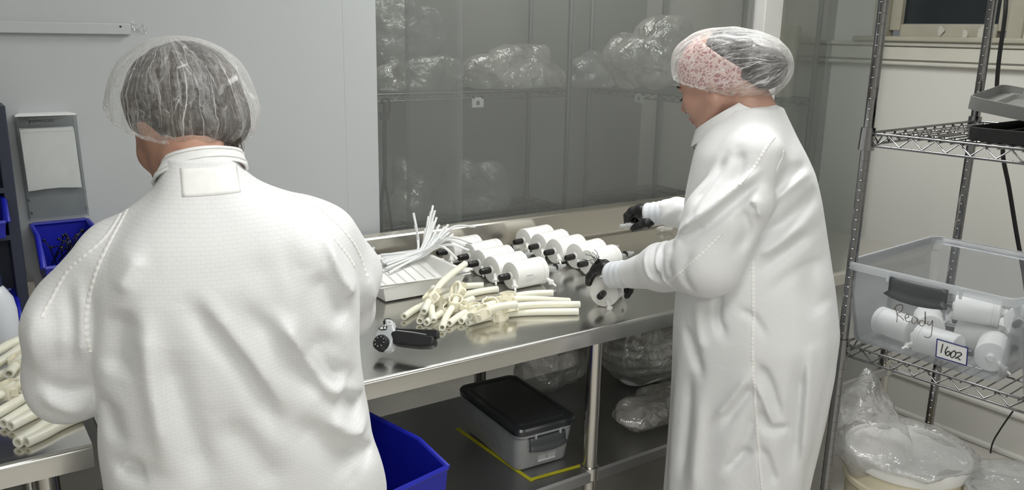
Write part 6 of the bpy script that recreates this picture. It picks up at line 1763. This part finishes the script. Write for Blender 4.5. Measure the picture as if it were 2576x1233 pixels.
# ------------------------------------------------------------------ storage racks behind the curtain
def rackA(a, b, z): return np.array([2.614 - b, 3.31 + a, z])
ra = empty('storage_rack', (1.9, 3.46, 0)); tag(ra, 'grey wire storage rack behind the curtain, along the far wall', 'rack')
for a, b in ((0, 0), (.33, 0), (.33, 1.5), (0, 1.5)): post(ra, rackA(a, b, 0), 2.3, 'chrome_dull', False)
for z in (1.385, .80): wire_shelf(ra, rackA, .33, 1.5, z, 'chrome_dull', pitch=.03, rr=.004, collars=False)
def rackB(a, b, z): return np.array([2.955 + a, 3.56 - b, z])
rb = empty('storage_rack', (3.2, 3.0, 0)); tag(rb, 'grey wire storage rack behind the curtain, along the right wall', 'rack')
for a, b in ((0, 0), (.52, 0), (.52, 1.02), (0, 1.02)): post(rb, rackB(a, b, 0), 2.3, 'chrome_dull', False)
for z in (1.375, .80): wire_shelf(rb, rackB, .52, 1.02, z, 'chrome_dull', pitch=.03, rr=.004, collars=False)
def pxbag(x0, x1, y0, y1, yy, dy, label, seed, m='bag_film', name='tubing_bag', amp=.014, f=20, flat=None, h=.012):
    a, b = at_y(x0, (y0 + y1) / 2, yy), at_y(x1, (y0 + y1) / 2, yy); c, d = at_y((x0 + x1) / 2, y0, yy), at_y((x0 + x1) / 2, y1, yy)
    return bag(name, ((a[0] + b[0]) / 2, yy, (c[2] + d[2]) / 2), ((b[0] - a[0]) / 2, dy, (c[2] - d[2]) / 2), label, seed=seed, m=m, amp=amp, f=f, flat=flat, h=h, lumps=7, group='clear bags on the storage racks')
pxbag(958, 1155, 130, 262, 3.41, .09, 'clear bag of cream tubing slumped at the left of the upper storage shelf', 51, flat=1.388)
pxbag(930, 1120, -60, 175, 3.58, .06, 'tall clear film bag standing behind the slumped bag on the upper shelf', 52, m='bag_thin', flat=1.388)
pxbag(1170, 1410, 95, 250, 3.45, .12, 'wide clear bag of tubing on the upper storage shelf above the white tag', 53, flat=1.388)
pxbag(965, 1080, 400, 590, 3.45, .12, 'clear bag of tubing at the left of the lower storage shelf', 54, flat=.803)
pxbag(1100, 1290, 340, 580, 3.47, .13, 'tall crumpled clear bag on the lower storage shelf', 55, m='bag_thin', flat=.803)
bw = pxbag(1555, 1740, 5, 225, 3.02, .20, 'clear bag with handwriting on the upper shelf left of the person in profile', 56, flat=1.379, f=14)
pxbag(1450, 1560, 120, 235, 3.46, .08, 'small crumpled clear bag in the corner of the upper storage shelf', 57, m='bag_thin', flat=1.379)
# handwriting on the bag
wr = [[(1607, 72), (1608, 88)], [(1625, 66), (1618, 67), (1618, 75), (1624, 80), (1617, 86)], [(1630, 76), (1640, 87)], [(1640, 76), (1629, 88)], [(1644, 66), (1649, 76), (1642, 86)], [(1655, 64), (1652, 86)],
      [(1613, 108), (1607, 110), (1612, 118), (1605, 124)], [(1616, 110), (1624, 110)], [(1620, 110), (1618, 126)], [(1630, 110), (1627, 126), (1638, 124)], [(1646, 114), (1655, 126)], [(1655, 114), (1645, 126)], [(1660, 114), (1668, 113), (1665, 120), (1661, 125), (1670, 124)]]
yw = 3.02 - .215
g = G()
for ln in wr:
    g.tube([at_y(x, y, yw) for x, y in ln], .0022, 5)
g.obj('handwriting', 'ink_grey', bw, smooth=60)
def wtag(p, n, label):
    t = empty('shelf_tag', tuple(p)); tag(t, label, 'tag', 'white tags clipped to the storage shelves')
    A = Matrix(((n[1] * -1, n[0], 0, p[0]), (n[0], n[1], 0, p[1]), (0, 0, 1, p[2]), (0, 0, 0, 1))) @ Matrix.Rotation(-.12 if abs(n[0]) > .5 else 0, 4, 'Y')
    G().box((0, 0, 0), (.062, .003, .044), M=A).obj('card', 'label_white', t, bevel=.001)
    G().box((0, -.0022, -.002), (.016, .001, .019), M=A).obj('printed_square', 'ink_grey', t)
    G().box((0, .0022, -.002), (.016, .001, .019), M=A).obj('printed_square', 'ink_grey', t)
    for s in (-.024, .024): G().box((s, 0, .022), (.006, .010, .010), M=A).obj('clip', 'cable_black', t)
wtag(at_y(1202, 258, 3.300), np.array([0, 1, 0]), 'white tag clipped to the far-wall storage shelf, under the wide bag')
wtag(at_x(1608, 247, 2.945), np.array([1, 0, 0]), 'white tag clipped to the side-wall storage shelf, left of the profile face')
# cords hanging at the left end of the far rack
cp = [at_y(968, 255, 3.29), at_y(967, 330, 3.29), at_y(968, 430, 3.29), at_y(958, 520, 3.29), at_y(958, 600, 3.29)]
tag(G().tube(smooth_path(cp, 24), .009, 8).obj('hanging_cord', 'cable_black', smooth=60), 'dark cord hanging straight down behind the curtain edge', 'cord')
g = G().tube(smooth_path([at_y(960, 262, 3.28), at_y(963, 250, 3.28), at_y(978, 252, 3.28), at_y(978, 290, 3.28), at_y(968, 300, 3.28), at_y(966, 420, 3.28), at_y(978, 520, 3.28), at_y(990, 600, 3.28)], 40), .0065, 8)
g.box(at_y(967, 292, 3.28).tolist(), (.038, .02, .030))
tag(g.obj('hanging_cord', 'cable_black', smooth=60), 'looped dark cord with a plug hanging behind the curtain edge', 'cord')
# pails on the side rack
def pail(px, py0, py1, w_, yy, label):
    a, b = at_y(px, py0, yy), at_y(px, py1, yy); a[0] = min(a[0], XR - .035 - w_); t = empty('pail', (a[0], yy, 1.379)); tag(t, label, 'bucket')
    T_ = Matrix.Translation((a[0], yy, 1.379)); h_ = a[2] - 1.379; r = w_
    G().lathe([(0, .001), (r * .88, .001), (r * .95, h_ - .03), (0, h_ - .03)], 36, T_).obj('pail_body', 'cream_plastic', t, smooth=35)
    G().lathe([(0, h_ - .031), (r, h_ - .03), (r, h_ - .004), (r * .97, h_), (0, h_)], 36, T_).obj('lid', 'cream_plastic', t, smooth=35)
pail(2006, 66, 240, .115, 2.70, 'cream lidded pail on the side-wall shelf behind the white post')
